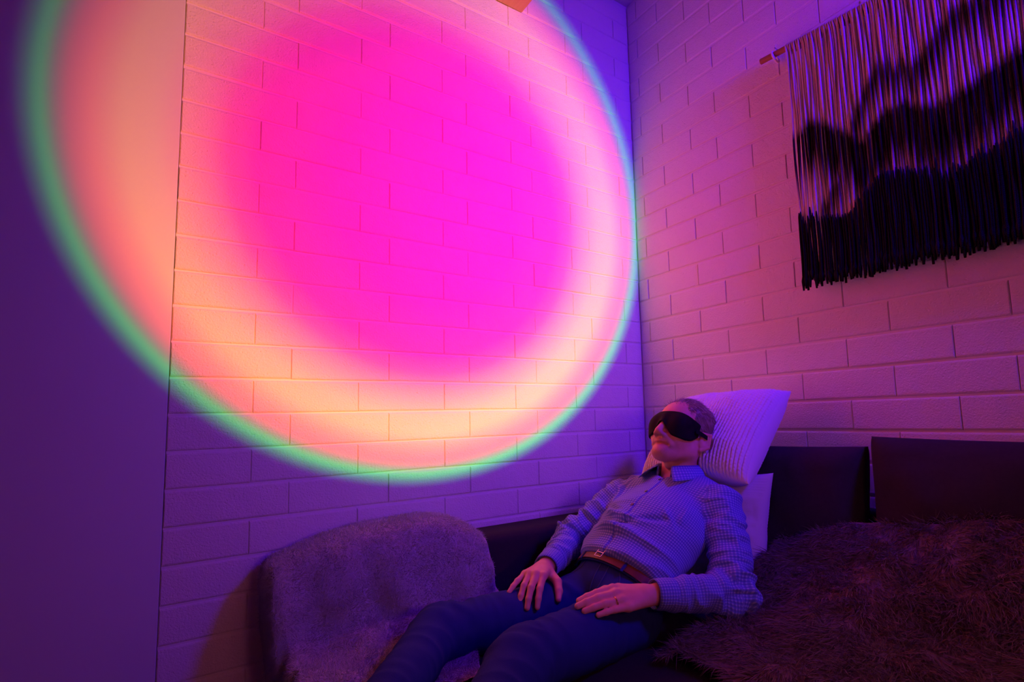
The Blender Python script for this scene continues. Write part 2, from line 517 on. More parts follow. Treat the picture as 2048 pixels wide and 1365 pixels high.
for i in range(nu):
    zt = ztop[i]; e = min(uu[i], 1 - uu[i])
    # cross-section polyline (y, z): back side, over the top, down the inner side, onto the seat
    prof = np.array([(-0.022, 0.44), (-0.024, zt - 0.05), (-0.040, zt - 0.012), (-0.085, zt), (-0.150, zt - 0.004), (-0.195, zt - 0.028),
                     (-0.222, zt - 0.085), (-0.235, 0.50), (-0.245, 0.435), (-0.262, 0.405), (-0.32, 0.380), (-0.44, 0.366), (-0.58, 0.362)])
    if uu[i] > 0.62:                       # the right part hangs shorter
        w_ = min(1, (uu[i] - 0.62) / 0.2)
        prof[-4:, 0] = prof[-4:, 0] * (1 - w_) + np.array([-0.256, -0.262, -0.268, -0.275]) * w_
        prof[-4:, 1] = prof[-4:, 1] * (1 - w_) + np.array([0.412, 0.405, 0.398, 0.393]) * w_
    seg = np.r_[0, np.cumsum(np.linalg.norm(np.diff(prof, axis=0), axis=1))]
    s = vv * seg[-1]
    yy = np.interp(s, seg, prof[:, 0]); zz = np.interp(s, seg, prof[:, 1])
    k9 = np.hanning(13); k9 /= k9.sum()
    yy = np.convolve(np.pad(yy, 6, 'edge'), k9, 'valid'); zz = np.convolve(np.pad(zz, 6, 'edge'), k9, 'valid')
    BV[i, :, 0] = X0[i]; BV[i, :, 1] = yy; BV[i, :, 2] = zz
# folds on the hanging inner side
hang = np.clip((0.66 - BV[..., 2]) / 0.22, 0, 1) * np.clip((-0.12 - BV[..., 1]) / 0.08, 0, 1)
ph = BV[..., 0] * 34 + 1.2 * fbm(BV, 5, 2)
BV[..., 1] -= hang * (0.014 * np.sin(ph) + 0.010 * np.sin(ph * 0.43 + 1)) + 0.012 * hang
BV[..., 0] += hang * 0.05 * (uu[:, None] < 0.5) * (0.5 - uu[:, None]) * np.clip((0.6 - BV[..., 2]) / 0.2, 0, 1)
onseat = np.clip((0.43 - BV[..., 2]) / 0.03, 0, 1)
BV[..., 2] += onseat * (0.013 + 0.016 * fbm(BV, 11, 9))
BV += (0.005 * fbm(BV, 14, 5))[..., None] * np.array([0.2, -0.7, 0.7])
BV[..., 1] = np.minimum(BV[..., 1], -0.012)
# left hem turned down over the armrest end
hem = []
for k, (dx, dz) in enumerate(((0.010, -0.012), (0.014, -0.05), (0.010, -0.11), (0.004, -0.18), (-0.004, -0.26), (-0.010, -0.34), (-0.014, -0.42))):
    row = BV[0].copy(); m = np.clip((row[:, 2] - 0.375) / 0.08, 0, 1)
    row[:, 0] -= dx; row[:, 2] += dz * np.clip(m + 0.55, 0, 1)
    row[:, 0] += 0.006 * np.sin(row[:, 1] * 60 + k)
    row[:, 2] = np.maximum(row[:, 2], 0.10)
    hem.append(row)
BVall = np.concatenate([np.array(hem[::-1]), BV], 0)
nU = len(BVall)
BF = grid_faces(nU, nv)[:, ::-1]
blanket = mesh_obj('fleece_blanket', BVall.reshape(-1, 3), BF, M['fleece'], smooth=True)
tag(blanket, 'fuzzy grey fleece blanket draped over the armrest beside the legs', 'blanket')
P_, N_, _i = scatter(BVall.reshape(-1, 3), BF, 150000, 3)
if N_[np.abs(P_[:, 2] - 0.66).argmin()][2] < 0: N_ = -N_
strands('pile', M['fleece'], P_, N_, 0.0085, 0.0016, np.array([0.0, -0.15, -0.25]), 4, 0.7, blanket, seg=2, clump=0.9)

# ------------------------------------------------------------------ fur throw on the seat
M['fur'] = simple('taupe_fur', (0.20, 0.155, 0.150), 0.8, var=0.35, vscale=40, spec=0.15)
nu, nv = 120, 160
FU, FW = np.meshgrid(np.linspace(0, 1, nu), np.linspace(0, 1, nv), indexing='ij')
FY = -0.768 - FW * 1.13
front = -0.80 - 0.10 * np.clip((FW - 0.15) * 3, 0, 1) + 0.03 * np.sin(FW * 14)
FX = -0.225 + FU * (front + 0.225)
FY = FY - FU * 0.035 * (1 - FW) + 0.01 * np.sin(FU * 9)
back = 0.555 + 0.155 * np.clip((-FY - 0.72) / 0.68, 0, 1) ** 0.9
FZ = SEAT + 0.03 + (back - SEAT - 0.03) * (1 - FU) ** 1.25
FPt = np.stack([FX, FY, FZ], -1)
lump = fbm(FPt * np.array([1, 1, 0.3]), 6.5, 12, 3)
FZ = FZ + (0.030 * lump + 0.014 * fbm(FPt, 17, 15, 2)) * np.clip(FU * 5 + 0.3, 0, 1) * np.clip((1 - FU) * 6, 0.25, 1) + 0.012
FX = FX + 0.02 * fbm(FPt, 6, 21)
FZ = np.maximum(FZ, SEAT + 0.018)
# side at the person tucks down
FZ = FZ - (FZ - SEAT - 0.02) * np.clip(1 - FW / 0.035, 0, 1) * 0.7
FV = np.stack([FX, FY, FZ], -1).reshape(-1, 3)
FF = grid_faces(nu, nv)[:, ::-1]
fur = mesh_obj('fur_throw', FV, FF, M['fur'], smooth=True)
tag(fur, 'long haired taupe fur throw bunched on the sofa seat beside the person', 'throw')
P_, N_, _i = scatter(FV, FF, 110000, 5)
if N_[:, 2].mean() < 0: N_ = -N_
swirl = np.stack([vnoise(P_, 7, 31), vnoise(P_, 7, 32), 0.3 * vnoise(P_, 7, 33)], 1)
strands('fur', M['fur'], P_ - N_ * 0.003, N_, 0.034, 0.0021, np.array([-0.5, -0.25, -0.15]) + 0.9 * swirl, 6, 0.45, fur, seg=3, drop=0.5, clump=0.7)

# ------------------------------------------------------------------ yarn wall hanging
hang_root = empty('wall_hanging', (-0.03, -1.25, 2.25))
tag(hang_root, 'fringed yarn wall hanging with dark dyed hills hung on the right wall', 'wall hanging')
M['dowel'] = wood_mat('reddish_wood_dowel', (0.30, 0.11, 0.05), (0.42, 0.18, 0.08), axis=1)
def rodz(y): return 2.283 + 0.088 * (y + 0.82)
def tube(path, rad, sides=8, caps=True, up=None):
    path = np.asarray(path, float); n = len(path)
    rad = np.broadcast_to(np.asarray(rad, float), (n,))
    tg = np.gradient(path, axis=0); tg /= np.linalg.norm(tg, axis=1, keepdims=True)
    ref = np.array([0, 0, 1.0]) if up is None else np.array(up, float)
    if abs(tg[0] @ ref) > 0.9: ref = np.array([1.0, 0, 0])
    V = []
    n1 = np.cross(tg[0], ref); n1 /= np.linalg.norm(n1)
    for i in range(n):
        n1 = n1 - tg[i] * (n1 @ tg[i]); n1 /= np.linalg.norm(n1)
        n2 = np.cross(tg[i], n1)
        for k in range(sides):
            a = 2 * math.pi * k / sides
            V.append(path[i] + rad[i] * (math.cos(a) * n1 + math.sin(a) * n2))
    F = []
    for i in range(n - 1):
        for k in range(sides):
            k2 = (k + 1) % sides
            F.append((i * sides + k, i * sides + k2, (i + 1) * sides + k2, (i + 1) * sides + k))
    if caps:
        F.append(tuple(range(sides))[::-1]); F.append(tuple((n - 1) * sides + k for k in range(sides)))
    return np.array(V), F
V, F = tube([(-0.034, y, rodz(y)) for y in np.linspace(-0.722, -1.98, 12)], 0.0105, 14)
reparent(mesh_obj('rod', V, F, M['dowel'], smooth=False), hang_root)
M['rope'] = simple('white_cotton_rope', (0.80, 0.78, 0.76), 0.85, bstr=0.6, bscale=500)
for yy in (-0.775, -1.93):
    a = np.linspace(0, 2 * np.pi, 25)[:-1]
    loop = [(-0.026 + 0.0185 * math.sin(t), yy + 0.006 * math.cos(t), rodz(yy) - 0.006 + 0.022 * math.cos(t)) for t in np.linspace(0, 2 * np.pi, 25)]
    V, F = tube(loop, 0.0042, 8, caps=False)
    reparent(mesh_obj('hanging_loop', V, F, M['rope'], smooth=True), hang_root)
    V, F = tube([(0.01, yy - 0.004, rodz(yy) + 0.022), (-0.034, yy - 0.004, rodz(yy) + 0.026)], 0.0022, 8)
    M.setdefault('nail', simple('steel_nail', (0.5, 0.5, 0.5), 0.35, metal=1.0))
    reparent(mesh_obj('nail', V, F, M['nail'], smooth=False), hang_root)
    V, F = tube([(-0.026, yy - 0.004, rodz(yy) + 0.016), (-0.026, yy - 0.004, rodz(yy) + 0.040)], 0.0016, 6)
    reparent(mesh_obj('cord_end', V, F, M['rope'], smooth=False), hang_root)

def yarn_mat():
    m, nt, b = new_mat('dyed_yarn')
    at = nt.nodes.new('ShaderNodeAttribute'); at.attribute_name = 'dye'
    link(nt, at.outputs['Color'], b.inputs['Base Color'])
    b.inputs['Roughness'].default_value = 0.9; b.inputs['Specular IOR Level'].default_value = 0.1
    tcn = nt.nodes.new('ShaderNodeTexCoord'); w = nt.nodes.new('ShaderNodeTexWave')
    w.bands_direction = 'DIAGONAL'; w.inputs['Scale'].default_value = 110
    link(nt, tcn.outputs['Object'], w.inputs['Vector'])
    bump(nt, b, w.outputs['Fac'], 0.5, 0.0015)
    return m
M['yarn'] = yarn_mat()
PA = np.array([(-0.829, 1.968), (-0.895, 2.0), (-0.951, 1.953), (-1.011, 1.888), (-1.046, 1.853), (-1.079, 1.888), (-1.117, 1.918), (-1.159, 1.919), (-1.208, 1.884), (-1.257, 1.866), (-1.305, 1.876), (-1.363, 1.901), (-1.445, 1.921), (-1.6, 1.90), (-1.8, 1.82), (-2.0, 1.88)])
PT = np.array([(-0.80, 1.5), (-0.985, 1.82), (-1.013, 1.913), (-1.068, 2.037), (-1.115, 2.073), (-1.155, 2.044), (-1.194, 2.028), (-1.235, 2.05), (-1.277, 2.101), (-1.314, 2.121), (-1.45, 2.13), (-1.65, 2.08), (-2.0, 2.12)])
PB = np.array([(-0.819, 1.657), (-0.892, 1.631), (-0.957, 1.606), (-0.988, 1.607), (-1.037, 1.648), (-1.078, 1.698), (-1.127, 1.697), (-1.202, 1.662), (-1.261, 1.63), (-1.296, 1.637), (-1.364, 1.664), (-1.396, 1.677), (-1.425, 1.69), (-1.6, 1.72), (-1.8, 1.66), (-2.0, 1.64)])
def ip(P, y): return np.interp(-y, -P[:, 0], P[:, 1])
NAT = np.array([0.74, 0.66, 0.60]); DYE = np.array([0.020, 0.012, 0.016])
def smooth01(x): x = np.clip(x, 0, 1); return x * x * (3 - 2 * x)
def yarn_obj(name, path, rad, cols, sides=5):
    V, F = tube(path, rad, sides)
    o = mesh_obj(name, V, F, M['yarn'], smooth=True)
    ca = o.data.color_attributes.new('dye', 'FLOAT_COLOR', 'POINT')
    cc = np.repeat(np.c_[cols, np.ones(len(cols))], sides, axis=0)
    ca.data.foreach_set('color', cc.astype(np.float32).ravel())
    return reparent(o, hang_root)
y = -0.826; i = 0
while y > -1.93:
    r = 0.0037 + rng.normal(0, 0.0002)
    j1, j2, j3 = rng.normal(0, 1, 3)
    zb = 1.40 + 0.012 * j3
    z = np.linspace(rodz(y), zb, 46)
    sway = 0.004 * np.sin((rodz(y) - z) * 3 + j1) * (rodz(y) - z) + 0.010 * (rodz(y) - z)
    path = np.stack([-0.036 + 0.0022 * np.sin(z * 17 + j2 * 3) + (0.004 if i % 2 else 0), y - sway * 0.25 + 0.0016 * np.sin(z * 9 + j1 * 2), z], 1)
    top = np.array([[-0.020, y, rodz(y) - 0.02], [-0.021, y, rodz(y) + 0.006], [-0.034, y, rodz(y) + 0.0135], [-0.0455, y, rodz(y) + 0.003]])
    path[:, 0] -= 0.011 * np.exp(-(rodz(y) - z) / 0.03)
    path = np.r_[top, path[1:]]
    zz = path[:, 2]
    yA = ip(PA, y) + 0.004 * j2; yT = ip(PT, y) + 0.012 * j1
    dA = smooth01((yA - zz) / 0.045) * (1 - smooth01((yA - 0.14 + 0.02 * j3 - zz) / 0.17))
    dT = 0.9 * smooth01((yT - zz) / 0.05) * (1 - smooth01((yT - 0.06 - zz) / 0.13))
    dy_ = np.maximum(dA, dT)
    dB = smooth01((ip(PB, y) - 0.02 - zz) / 0.02)
    tone = 0.92 + 0.08 * math.sin(i * 2.4)
    col = (NAT * tone)[None] * (1 - np.maximum(dy_, dB))[:, None] + DYE[None] * np.maximum(dy_, dB)[:, None]
    yarn_obj('strand', path, r, col)
    if i % 1 == 0:                                 # black yarn knotted on in the lower part
        zt = ip(PB, y) + 0.010 * rng.normal()
        ze = 1.387 + 0.006 * rng.normal() + (0.012 if rng.random() < 0.3 else 0) - (0.010 if rng.random() < 0.12 else 0)
        if i < 3: ze -= 0.008
        n = 18
        z2 = np.linspace(zt, ze, n)
        px = -0.044 - 0.003 * rng.random() + 0.0015 * np.sin(z2 * 30 + j2)
        py = y - 0.010 * (2.28 - z2) * 0.25 + rng.normal(0, 0.0015) + 0.0025 * np.sin(z2 * 11 + j1) * (zt - z2) / 0.25
        rr = np.full(n, 0.0036); rr[0] = 0.0016; rr[-1] = 0.0030
        rr[-3] = 0.0062; rr[-2] = 0.0045
        g = 0.008 + 0.01 * rng.random() ** 3
        yarn_obj('dark_strand', np.stack([px, py, z2], 1), rr, np.tile(np.array([g, g, g * 1.1]), (n, 1)))
    y -= 0.0074 + rng.normal(0, 0.0006); i += 1

# ------------------------------------------------------------------ implicit surfaces for the figure
def nrmz(v): v = np.asarray(v, float); return v / np.linalg.norm(v)
def rcone(P, a, b, ra, rb):
    a = np.asarray(a, float); b = np.asarray(b, float); ab = b - a
    t = np.clip(((P - a) @ ab) / (ab @ ab), 0, 1)
    return np.linalg.norm(P - a - t[..., None] * ab, axis=-1) - (ra + (rb - ra) * t)
def econe(P, a, b, ra, rb, side, k):
    """cone widened by k along direction side"""
    side = nrmz(side); a = np.asarray(a, float); b = np.asarray(b, float)
    sq = lambda Q: Q - np.multiply.outer((Q @ side), side) * (1 - 1 / k)
    return rcone(sq(P), sq(a), sq(b), ra, rb)
def ellip(P, c, axes, rad):
    q = (P - np.asarray(c, float)) @ np.asarray(axes, float).T / np.asarray(rad, float)
    k0 = np.linalg.norm(q, axis=-1); k1 = np.linalg.norm(q / np.asarray(rad, float), axis=-1)
    return k0 * (k0 - 1) / np.maximum(k1, 1e-9)
def smin(a, b, k):
    if k <= 0: return np.minimum(a, b)
    h = np.clip(0.5 + 0.5 * (b - a) / k, 0, 1)
    return b * (1 - h) + a * h - k * h * (1 - h)
def smax(a, b, k): return -smin(-a, -b, k)

class Field:
    def __init__(self, lo, hi, h):
        self.lo = np.array(lo, float); self.h = h
        self.n = np.ceil((np.array(hi, float) - self.lo) / h).astype(int) + 1
        self.ax = [self.lo[i] + np.arange(self.n[i]) * h for i in range(3)]
        self.D = np.full(self.n, 0.2)
    def grid(self, sl=None):
        ax = self.ax if sl is None else [self.ax[i][sl[i]] for i in range(3)]
        return np.stack(np.meshgrid(*ax, indexing='ij'), -1)
    def sl(self, lo, hi):
        return tuple(slice(max(0, int((lo[i] - self.lo[i]) / self.h) - 1), max(1, min(self.n[i], int((hi[i] - self.lo[i]) / self.h) + 3))) for i in range(3))
    def cone(self, a, b, ra, rb, k=0.01, m=0.035, side=None, sk=1.0):
        a = np.asarray(a, float); b = np.asarray(b, float); r = max(ra, rb) * max(1, sk) + m
        s = self.sl(np.minimum(a, b) - r, np.maximum(a, b) + r); G = self.grid(s)
        if G.size == 0: return
        d = rcone(G, a, b, ra, rb) if side is None else econe(G, a, b, ra, rb, side, sk)
        self.D[s] = smin(self.D[s], d, k)
    def ell(self, c, axes, rad, k=0.01, m=0.035, sub=False):
        r = max(rad) + m; c = np.asarray(c, float)
        s = self.sl(c - r, c + r); G = self.grid(s)
        if G.size == 0: return
        d = ellip(G, c, axes, rad)
        self.D[s] = smax(self.D[s], -d, k) if sub else smin(self.D[s], d, k)
    def cutcone(self, a, b, ra, rb, k=0.004, m=0.02):
        a = np.asarray(a, float); b = np.asarray(b, float); r = max(ra, rb) + m
        s = self.sl(np.minimum(a, b) - r, np.maximum(a, b) + r); G = self.grid(s)
        if G.size == 0: return
        self.D[s] = smax(self.D[s], -rcone(G, a, b, ra, rb), k)
    def mesh(self):
        return surface_nets(self.D, self.lo, self.h)

def surface_nets(D, lo, h):
    S = D < 0
    c = np.zeros(np.array(D.shape) - 1, np.int8)
    for dx in (0, 1):
        for dy in (0, 1):
            for dz in (0, 1):
                c += S[dx:D.shape[0] - 1 + dx, dy:D.shape[1] - 1 + dy, dz:D.shape[2] - 1 + dz]
    act = (c > 0) & (c < 8)
    I = np.argwhere(act)
    idx = np.full(act.shape, -1, np.int64); idx[tuple(I.T)] = np.arange(len(I))
    acc = np.zeros((len(I), 3)); cnt = np.zeros(len(I))
    corners = np.array([(x, y, z) for x in (0, 1) for y in (0, 1) for z in (0, 1)])
    vals = np.stack([D[tuple((I + k).T)] for k in corners], 1)
    for a in range(8):
        for ax in range(3):
            if corners[a][ax]: continue
            kb = corners[a].copy(); kb[ax] = 1
            b = kb[0] * 4 + kb[1] * 2 + kb[2]
            va, vb = vals[:, a], vals[:, b]
            m = (va < 0) != (vb < 0)
            t = np.where(m, va / np.where(m, va - vb, 1), 0)
            p = corners[a][None].astype(float).repeat(len(I), 0); p[:, ax] += t
            acc += p * m[:, None]; cnt += m
    V = lo + (I + acc / cnt[:, None]) * h
    F = []
    for ax in range(3):
        o1, o2 = [(1, 2), (2, 0), (0, 1)][ax]
        n = list(D.shape); n[ax] -= 1
        s0 = [slice(0, n[i]) if i == ax else slice(1, n[i] - 1) for i in range(3)]
        s1 = list(s0); s1[ax] = slice(1, D.shape[ax])
        A = S[tuple(s0)]; B = S[tuple(s1)]
        E = np.argwhere(A != B)
        if not len(E): continue
        flip = A[tuple(E.T)]
        E = E + np.array([0 if i == ax else 1 for i in range(3)])
        e1 = np.zeros(3, int); e1[o1] = 1; e2 = np.zeros(3, int); e2[o2] = 1
        q = np.stack([idx[tuple((E - e1 - e2).T)], idx[tuple((E - e2).T)], idx[tuple(E.T)], idx[tuple((E - e1).T)]], 1)
        q[~flip] = q[~flip][:, ::-1]
        F.append(q)
    F = np.concatenate(F); F = F[(F >= 0).all(1)]
    return V, F
def vert_normals(V, F):
    n = np.cross(V[F[:, 2]] - V[F[:, 0]], V[F[:, 3]] - V[F[:, 1]])
    N = np.zeros_like(V)
    for k in range(4): np.add.at(N, F[:, k], n)
    return N / np.maximum(np.linalg.norm(N, axis=1, keepdims=True), 1e-12)
def relax(V, F, it=2, w=0.5):
    for _ in range(it):
        A = np.zeros_like(V); c = np.zeros(len(V))
        for k in range(4):
            a, b = F[:, k], F[:, (k + 1) % 4]
            np.add.at(A, a, V[b]); np.add.at(c, a, 1); np.add.at(A, b, V[a]); np.add.at(c, b, 1)
        V = V * (1 - w) + w * A / c[:, None]
    return V
def join_parts(parts):
    Vs, Fs, o = [], [], 0
    for V, F in parts:
        Vs.append(V); Fs.append(F + o); o += len(V)
    return np.concatenate(Vs), np.concatenate(Fs)

# ------------------------------------------------------------------ figure anchors
HF = nrmz((-0.8965, -0.0572, 0.4393)); HS = nrmz(np.cross((0.4391, 0.0170, 0.8983), HF)); HU = np.cross(HF, HS)
HC = np.array([-0.408, -0.564, 0.894])
def hp(f, s, u): return HC + HF * f + HS * s + HU * u
HAX = [HF, HS, HU]
NB = np.array([-0.400, -0.566, 0.715]); NK = np.array([-0.432, -0.566, 0.745])
AX = nrmz((-0.81, 0.0, -0.585)); FN = np.array([-0.585, 0.0, 0.81]); SD = np.array([0.0, -1.0, 0.0])
SHL = np.array([-0.452, -0.742, 0.690]); SHR = np.array([-0.535, -0.388, 0.682])
ELL_ = np.array([-0.555, -0.845, 0.485]); WRL = np.array([-0.795, -0.765, 0.507]); HSC = 1.07
ELR = np.array([-0.690, -0.310, 0.555]); WRR = np.array([-0.884, -0.420, 0.514])
HIPL = np.array([-0.77, -0.655, 0.414]); HIPR = np.array([-0.77, -0.475, 0.402])
KNL = np.array([-1.185, -0.755, 0.442]); KNR = np.array([-1.245, -0.455, 0.426])
ANL = np.array([-1.47, -0.985, 0.405]); ANR = np.array([-1.50, -0.72, 0.400])

# ------------------------------------------------------------------ skin material
def skin_mat():
    m, nt, b = new_mat('skin')
    f = ntex(nt, 45, 4)
    at = nt.nodes.new('ShaderNodeAttribute'); at.attribute_name = 'tone'
    mx = nt.nodes.new('ShaderNodeMix'); mx.data_type = 'RGBA'; mx.blend_type = 'MULTIPLY'
    mx.inputs['Factor'].default_value = 1.0
    link(nt, mixc(nt, f, (0.66, 0.31, 0.20), (0.80, 0.42, 0.29)), mx.inputs[6]); link(nt, at.outputs['Color'], mx.inputs[7])
    link(nt, mx.outputs[2], b.inputs['Base Color'])
    b.inputs['Roughness'].default_value = 0.5
    b.inputs['Specular IOR Level'].default_value = 0.35
    bump(nt, b, ntex(nt, 420, 3), 0.25, 0.0012)
    return m
M['skin'] = skin_mat()

def face_field(h):
    lo = HC - 0.17; hi = HC + 0.17
    Fd = Field(lo, hi, h)
    e = Fd.ell; c = Fd.cone
    e(hp(-0.022, 0, 0.038), HAX, (0.100, 0.077, 0.084), 0.01)
    c(hp(0.030, 0, 0.040), hp(0.046, 0, -0.045), 0.060, 0.048, 0.03)
    c(hp(0.043, 0, -0.045), hp(0.062, 0, -0.082), 0.045, 0.030, 0.03)
    for s in (-1, 1):
        c(hp(-0.002, s * 0.055, -0.030), hp(0.004, s * 0.052, -0.062), 0.019, 0.018, 0.025)     # jaw angle
        c(hp(0.004, s * 0.052, -0.062), hp(0.070, s * 0.015, -0.092), 0.017, 0.017, 0.025)
        e(hp(0.054, s * 0.041, -0.030), HAX, (0.034, 0.026, 0.030), 0.025)                    # cheek
        c(hp(0.080, s * 0.012, 0.022), hp(0.066, s * 0.050, 0.018), 0.013, 0.012, 0.018)       # brow
        e(hp(0.107, s * 0.0120, -0.041), HAX, (0.012, 0.0075, 0.0080), 0.005)                  # nostril wing
        c(hp(0.094, s * 0.004, -0.062), hp(0.078, s * 0.028, -0.071), 0.0075, 0.005, 0.008)    # upper lip
        c(hp(0.092, s * 0.004, -0.076), hp(0.078, s * 0.024, -0.073), 0.0080, 0.005, 0.008)    # lower lip
        c(hp(0.094, s * 0.020, -0.040), hp(0.080, s * 0.034, -0.066), 0.006, 0.006, 0.012)     # cheek fold
        # ear
        e(hp(-0.017, s * 0.084, -0.014), [nrmz(HF + HS * s * -0.45), nrmz(HS * s + 0.45 * HF), HU], (0.021, 0.008, 0.032), 0.006)
        c(hp(-0.002, s * 0.079, 0.010), hp(-0.026, s * 0.095, 0.013), 0.0050, 0.0048, 0.003)
        c(hp(-0.026, s * 0.095, 0.013), hp(-0.030, s * 0.094, -0.028), 0.0048, 0.0046, 0.003)
        c(hp(-0.030, s * 0.094, -0.028), hp(-0.009, s * 0.080, -0.046), 0.0046, 0.0065, 0.003)
    c(hp(0.088, 0, 0.022), hp(0.117, 0, -0.032), 0.008, 0.0105, 0.012)                          # nose
    e(hp(0.084, 0, -0.094), HAX, (0.017, 0.023, 0.015), 0.016)                                  # chin
    e(hp(0.085, 0, -0.053), HAX, (0.018, 0.030, 0.015), 0.012)                                  # upper lip area
    for s in (-1, 1):
        e(hp(-0.010, s * 0.095, -0.011), HAX, (0.010, 0.011, 0.018), 0.003, sub=True)
        e(hp(0.110, s * 0.008, -0.0500), HAX, (0.006, 0.0042, 0.006), 0.003, sub=True)
    Fd.cutcone(hp(0.1010, -0.014, -0.0693), hp(0.1010, 0.014, -0.0693), 0.0045, 0.0045, 0.003)
    for s in (-1, 1): Fd.cutcone(hp(0.1010, s * 0.014, -0.0693), hp(0.089, s * 0.030, -0.0715), 0.0045, 0.003, 0.003)
    return Fd
def head_part():
    Fd = face_field(0.0024)
    Fd2 = Field(HC - 0.17, HC + 0.17, 0.0024)
    D0 = Fd.D.copy()
    # neck
    Fd.cone(hp(-0.028, 0, -0.060), NK, 0.053, 0.058, 0.025)
    for s in (-1, 1):
        Fd.cone(hp(-0.02, s * 0.055, -0.050), NK + np.array([-0.050, -s * 0.018, 0.0]), 0.013, 0.010, 0.02)
    Fd.ell(hp(0.030, 0, -0.115), HAX, (0.014, 0.011, 0.014), 0.012)
    V, F = Fd.mesh()
    return relax(V, F, 1, 0.4), F

# hands -----------------------------------------------------------------
def hand_part(wrist, elbow, d, n, left, curls, spread, thumb, h=0.0019, splay=None, scale=1.0):
    """d: direction wrist to knuckles, n: out of the back of the hand; side s points to the thumb"""
    d = nrmz(d); n = np.asarray(n, float); n = nrmz(n - d * (n @ d))
    s = np.cross(d, n) if left else np.cross(n, d)        # towards the thumb
    wrist = np.asarray(wrist, float)
    Fd = Field(wrist - 0.235, wrist + 0.235, h) if False else None
    prims = []
    loc = lambda a, b, c: wrist + scale * (d * a + s * b + n * c)
    kn = [(0.088, 0.030, 0.004), (0.092, 0.010, 0.007), (0.087, -0.010, 0.005), (0.078, -0.028, 0.0)]
    base = [(0.012, 0.014, 0.0), (0.010, 0.005, 0.002), (0.010, -0.005, 0.002), (0.012, -0.014, 0.0)]
    for b0, k0 in zip(base, kn): prims.append((loc(*b0), loc(*k0), 0.0165, 0.0115, 0.012))
    prims.append((loc(0.030, 0.0, -0.006), loc(0.070, 0.002, -0.008), 0.018, 0.016, 0.016))
    lens = [(0.044, 0.026, 0.021), (0.048, 0.030, 0.022), (0.045, 0.028, 0.022), (0.036, 0.021, 0.020)]
    rads = [(0.0098, 0.0088, 0.0082, 0.0073), (0.0100, 0.0090, 0.0082, 0.0073), (0.0096, 0.0086, 0.0079, 0.0071), (0.0086, 0.0076, 0.0070, 0.0063)]
    tips = []
    for q in range(4):
        p = loc(*kn[q]); a = 0.0; sp = spread[q]
        dd = d * math.cos(sp) + s * math.sin(sp)
        for g in range(3):
            a += curls[q][g]
            dirv = dd * math.cos(a) - n * math.sin(a)
            p2 = p + scale * lens[q][g] * dirv
            prims.append((p, p2, rads[q][g] * scale, rads[q][g + 1] * scale, 0.004 if g else 0.007))
            p = p2
        tips.append((p, dirv, dd * math.sin(a) + n * math.cos(a)))
    # thumb leaves the side of the palm near its base
    p = loc(0.020, 0.024, -0.006); tr = (0.0150, 0.0125, 0.0108, 0.0076)
    for g, (L, vec) in enumerate(zip((0.044, 0.033, 0.027), thumb)):
        v = nrmz(d * vec[0] + s * vec[1] + n * vec[2]); p2 = p + scale * L * v
        prims.append((p, p2, tr[g] * scale, tr[g + 1] * scale, 0.010 if g == 0 else 0.004)); p = p2
    # forearm
    el = np.asarray(elbow, float)
    prims.append((wrist + d * 0.012, wrist + (el - wrist) * 0.12, 0.0225, 0.0265, 0.014))
    prims.append((wrist + (el - wrist) * 0.10, wrist + (el - wrist) * 0.6, 0.0265, 0.036, 0.01))
    pts = np.array([q[0] for q in prims] + [q[1] for q in prims])
    pts = pts[np.linalg.norm(pts - wrist, axis=1) < 0.26]
    Fd = Field(pts.min(0) - 0.03, pts.max(0) + 0.03, h)
    for a, b, ra, rb, k in prims: Fd.cone(a, b, ra, rb, k, 0.02)
    for p, dirv, up in tips:                       # nails
        pass
    V, F = Fd.mesh()
    return relax(V, F, 1, 0.35), F

DL = np.array([-0.97, 0.17, 0.045]); NL = np.array([-0.0, -0.42, 0.90])
handL = hand_part(WRL, ELL_, DL, NL, True,
                  [(0.10, 0.14, 0.10), (0.08, 0.16, 0.10), (0.08, 0.14, 0.10), (0.05, 0.12, 0.08)],
                  (-0.05, -0.02, 0.015, 0.02), ((0.80, 0.55, -0.22), (0.93, 0.28, -0.25), (0.97, 0.10, -0.25)), scale=HSC)
DR = np.array([-0.82, -0.57, 0.04]); NR = np.array([-0.10, -0.10, 0.99])
handR = hand_part(WRR, ELR, DR, NR, False,
                  [(0.55, 0.35, 0.2), (0.52, 0.35, 0.2), (0.48, 0.35, 0.2), (0.30, 0.20, 0.1)],
                  (0.12, 0.06, -0.01, -0.26), ((0.60, 0.72, -0.30), (0.78, 0.40, -0.50), (0.80, 0.25, -0.58)), scale=1.04)

# hidden core that ties head, arms and legs together under the clothes
core = Field((-1.72, -1.02, 0.33), (-0.26, -0.22, 0.80), 0.008)
core.cone(NB + AX * 0.10, NB + AX * 0.36, 0.082, 0.082, 0.03, side=SD, sk=1.6)
core.cone(NB + AX * 0.05, NK, 0.050, 0.053, 0.02)
for a, b, ra, rb in ((NB + AX * 0.05, SHL, 0.040, 0.045), (NB + AX * 0.05, SHR, 0.040, 0.045), (SHL, ELL_, 0.044, 0.036), (SHR, ELR, 0.044, 0.036),
                     (ELL_, WRL + (ELL_ - WRL) * 0.25, 0.034, 0.026), (ELR, WRR + (ELR - WRR) * 0.25, 0.034, 0.026),
                     (HIPL, KNL, 0.072, 0.050), (HIPR, KNR, 0.072, 0.050), (KNL, ANL, 0.046, 0.034), (KNR, ANR, 0.046, 0.034)):
    core.cone(a, b, ra, rb, 0.03)
for an, kn_ in ((ANL, KNL), (ANR, KNR)):
    dr = nrmz(an - kn_)
    core.cone(an + dr * 0.02, an + dr * 0.13 + np.array([0, 0, -0.05]), 0.034, 0.026, 0.02)
coreV, coreF = core.mesh()
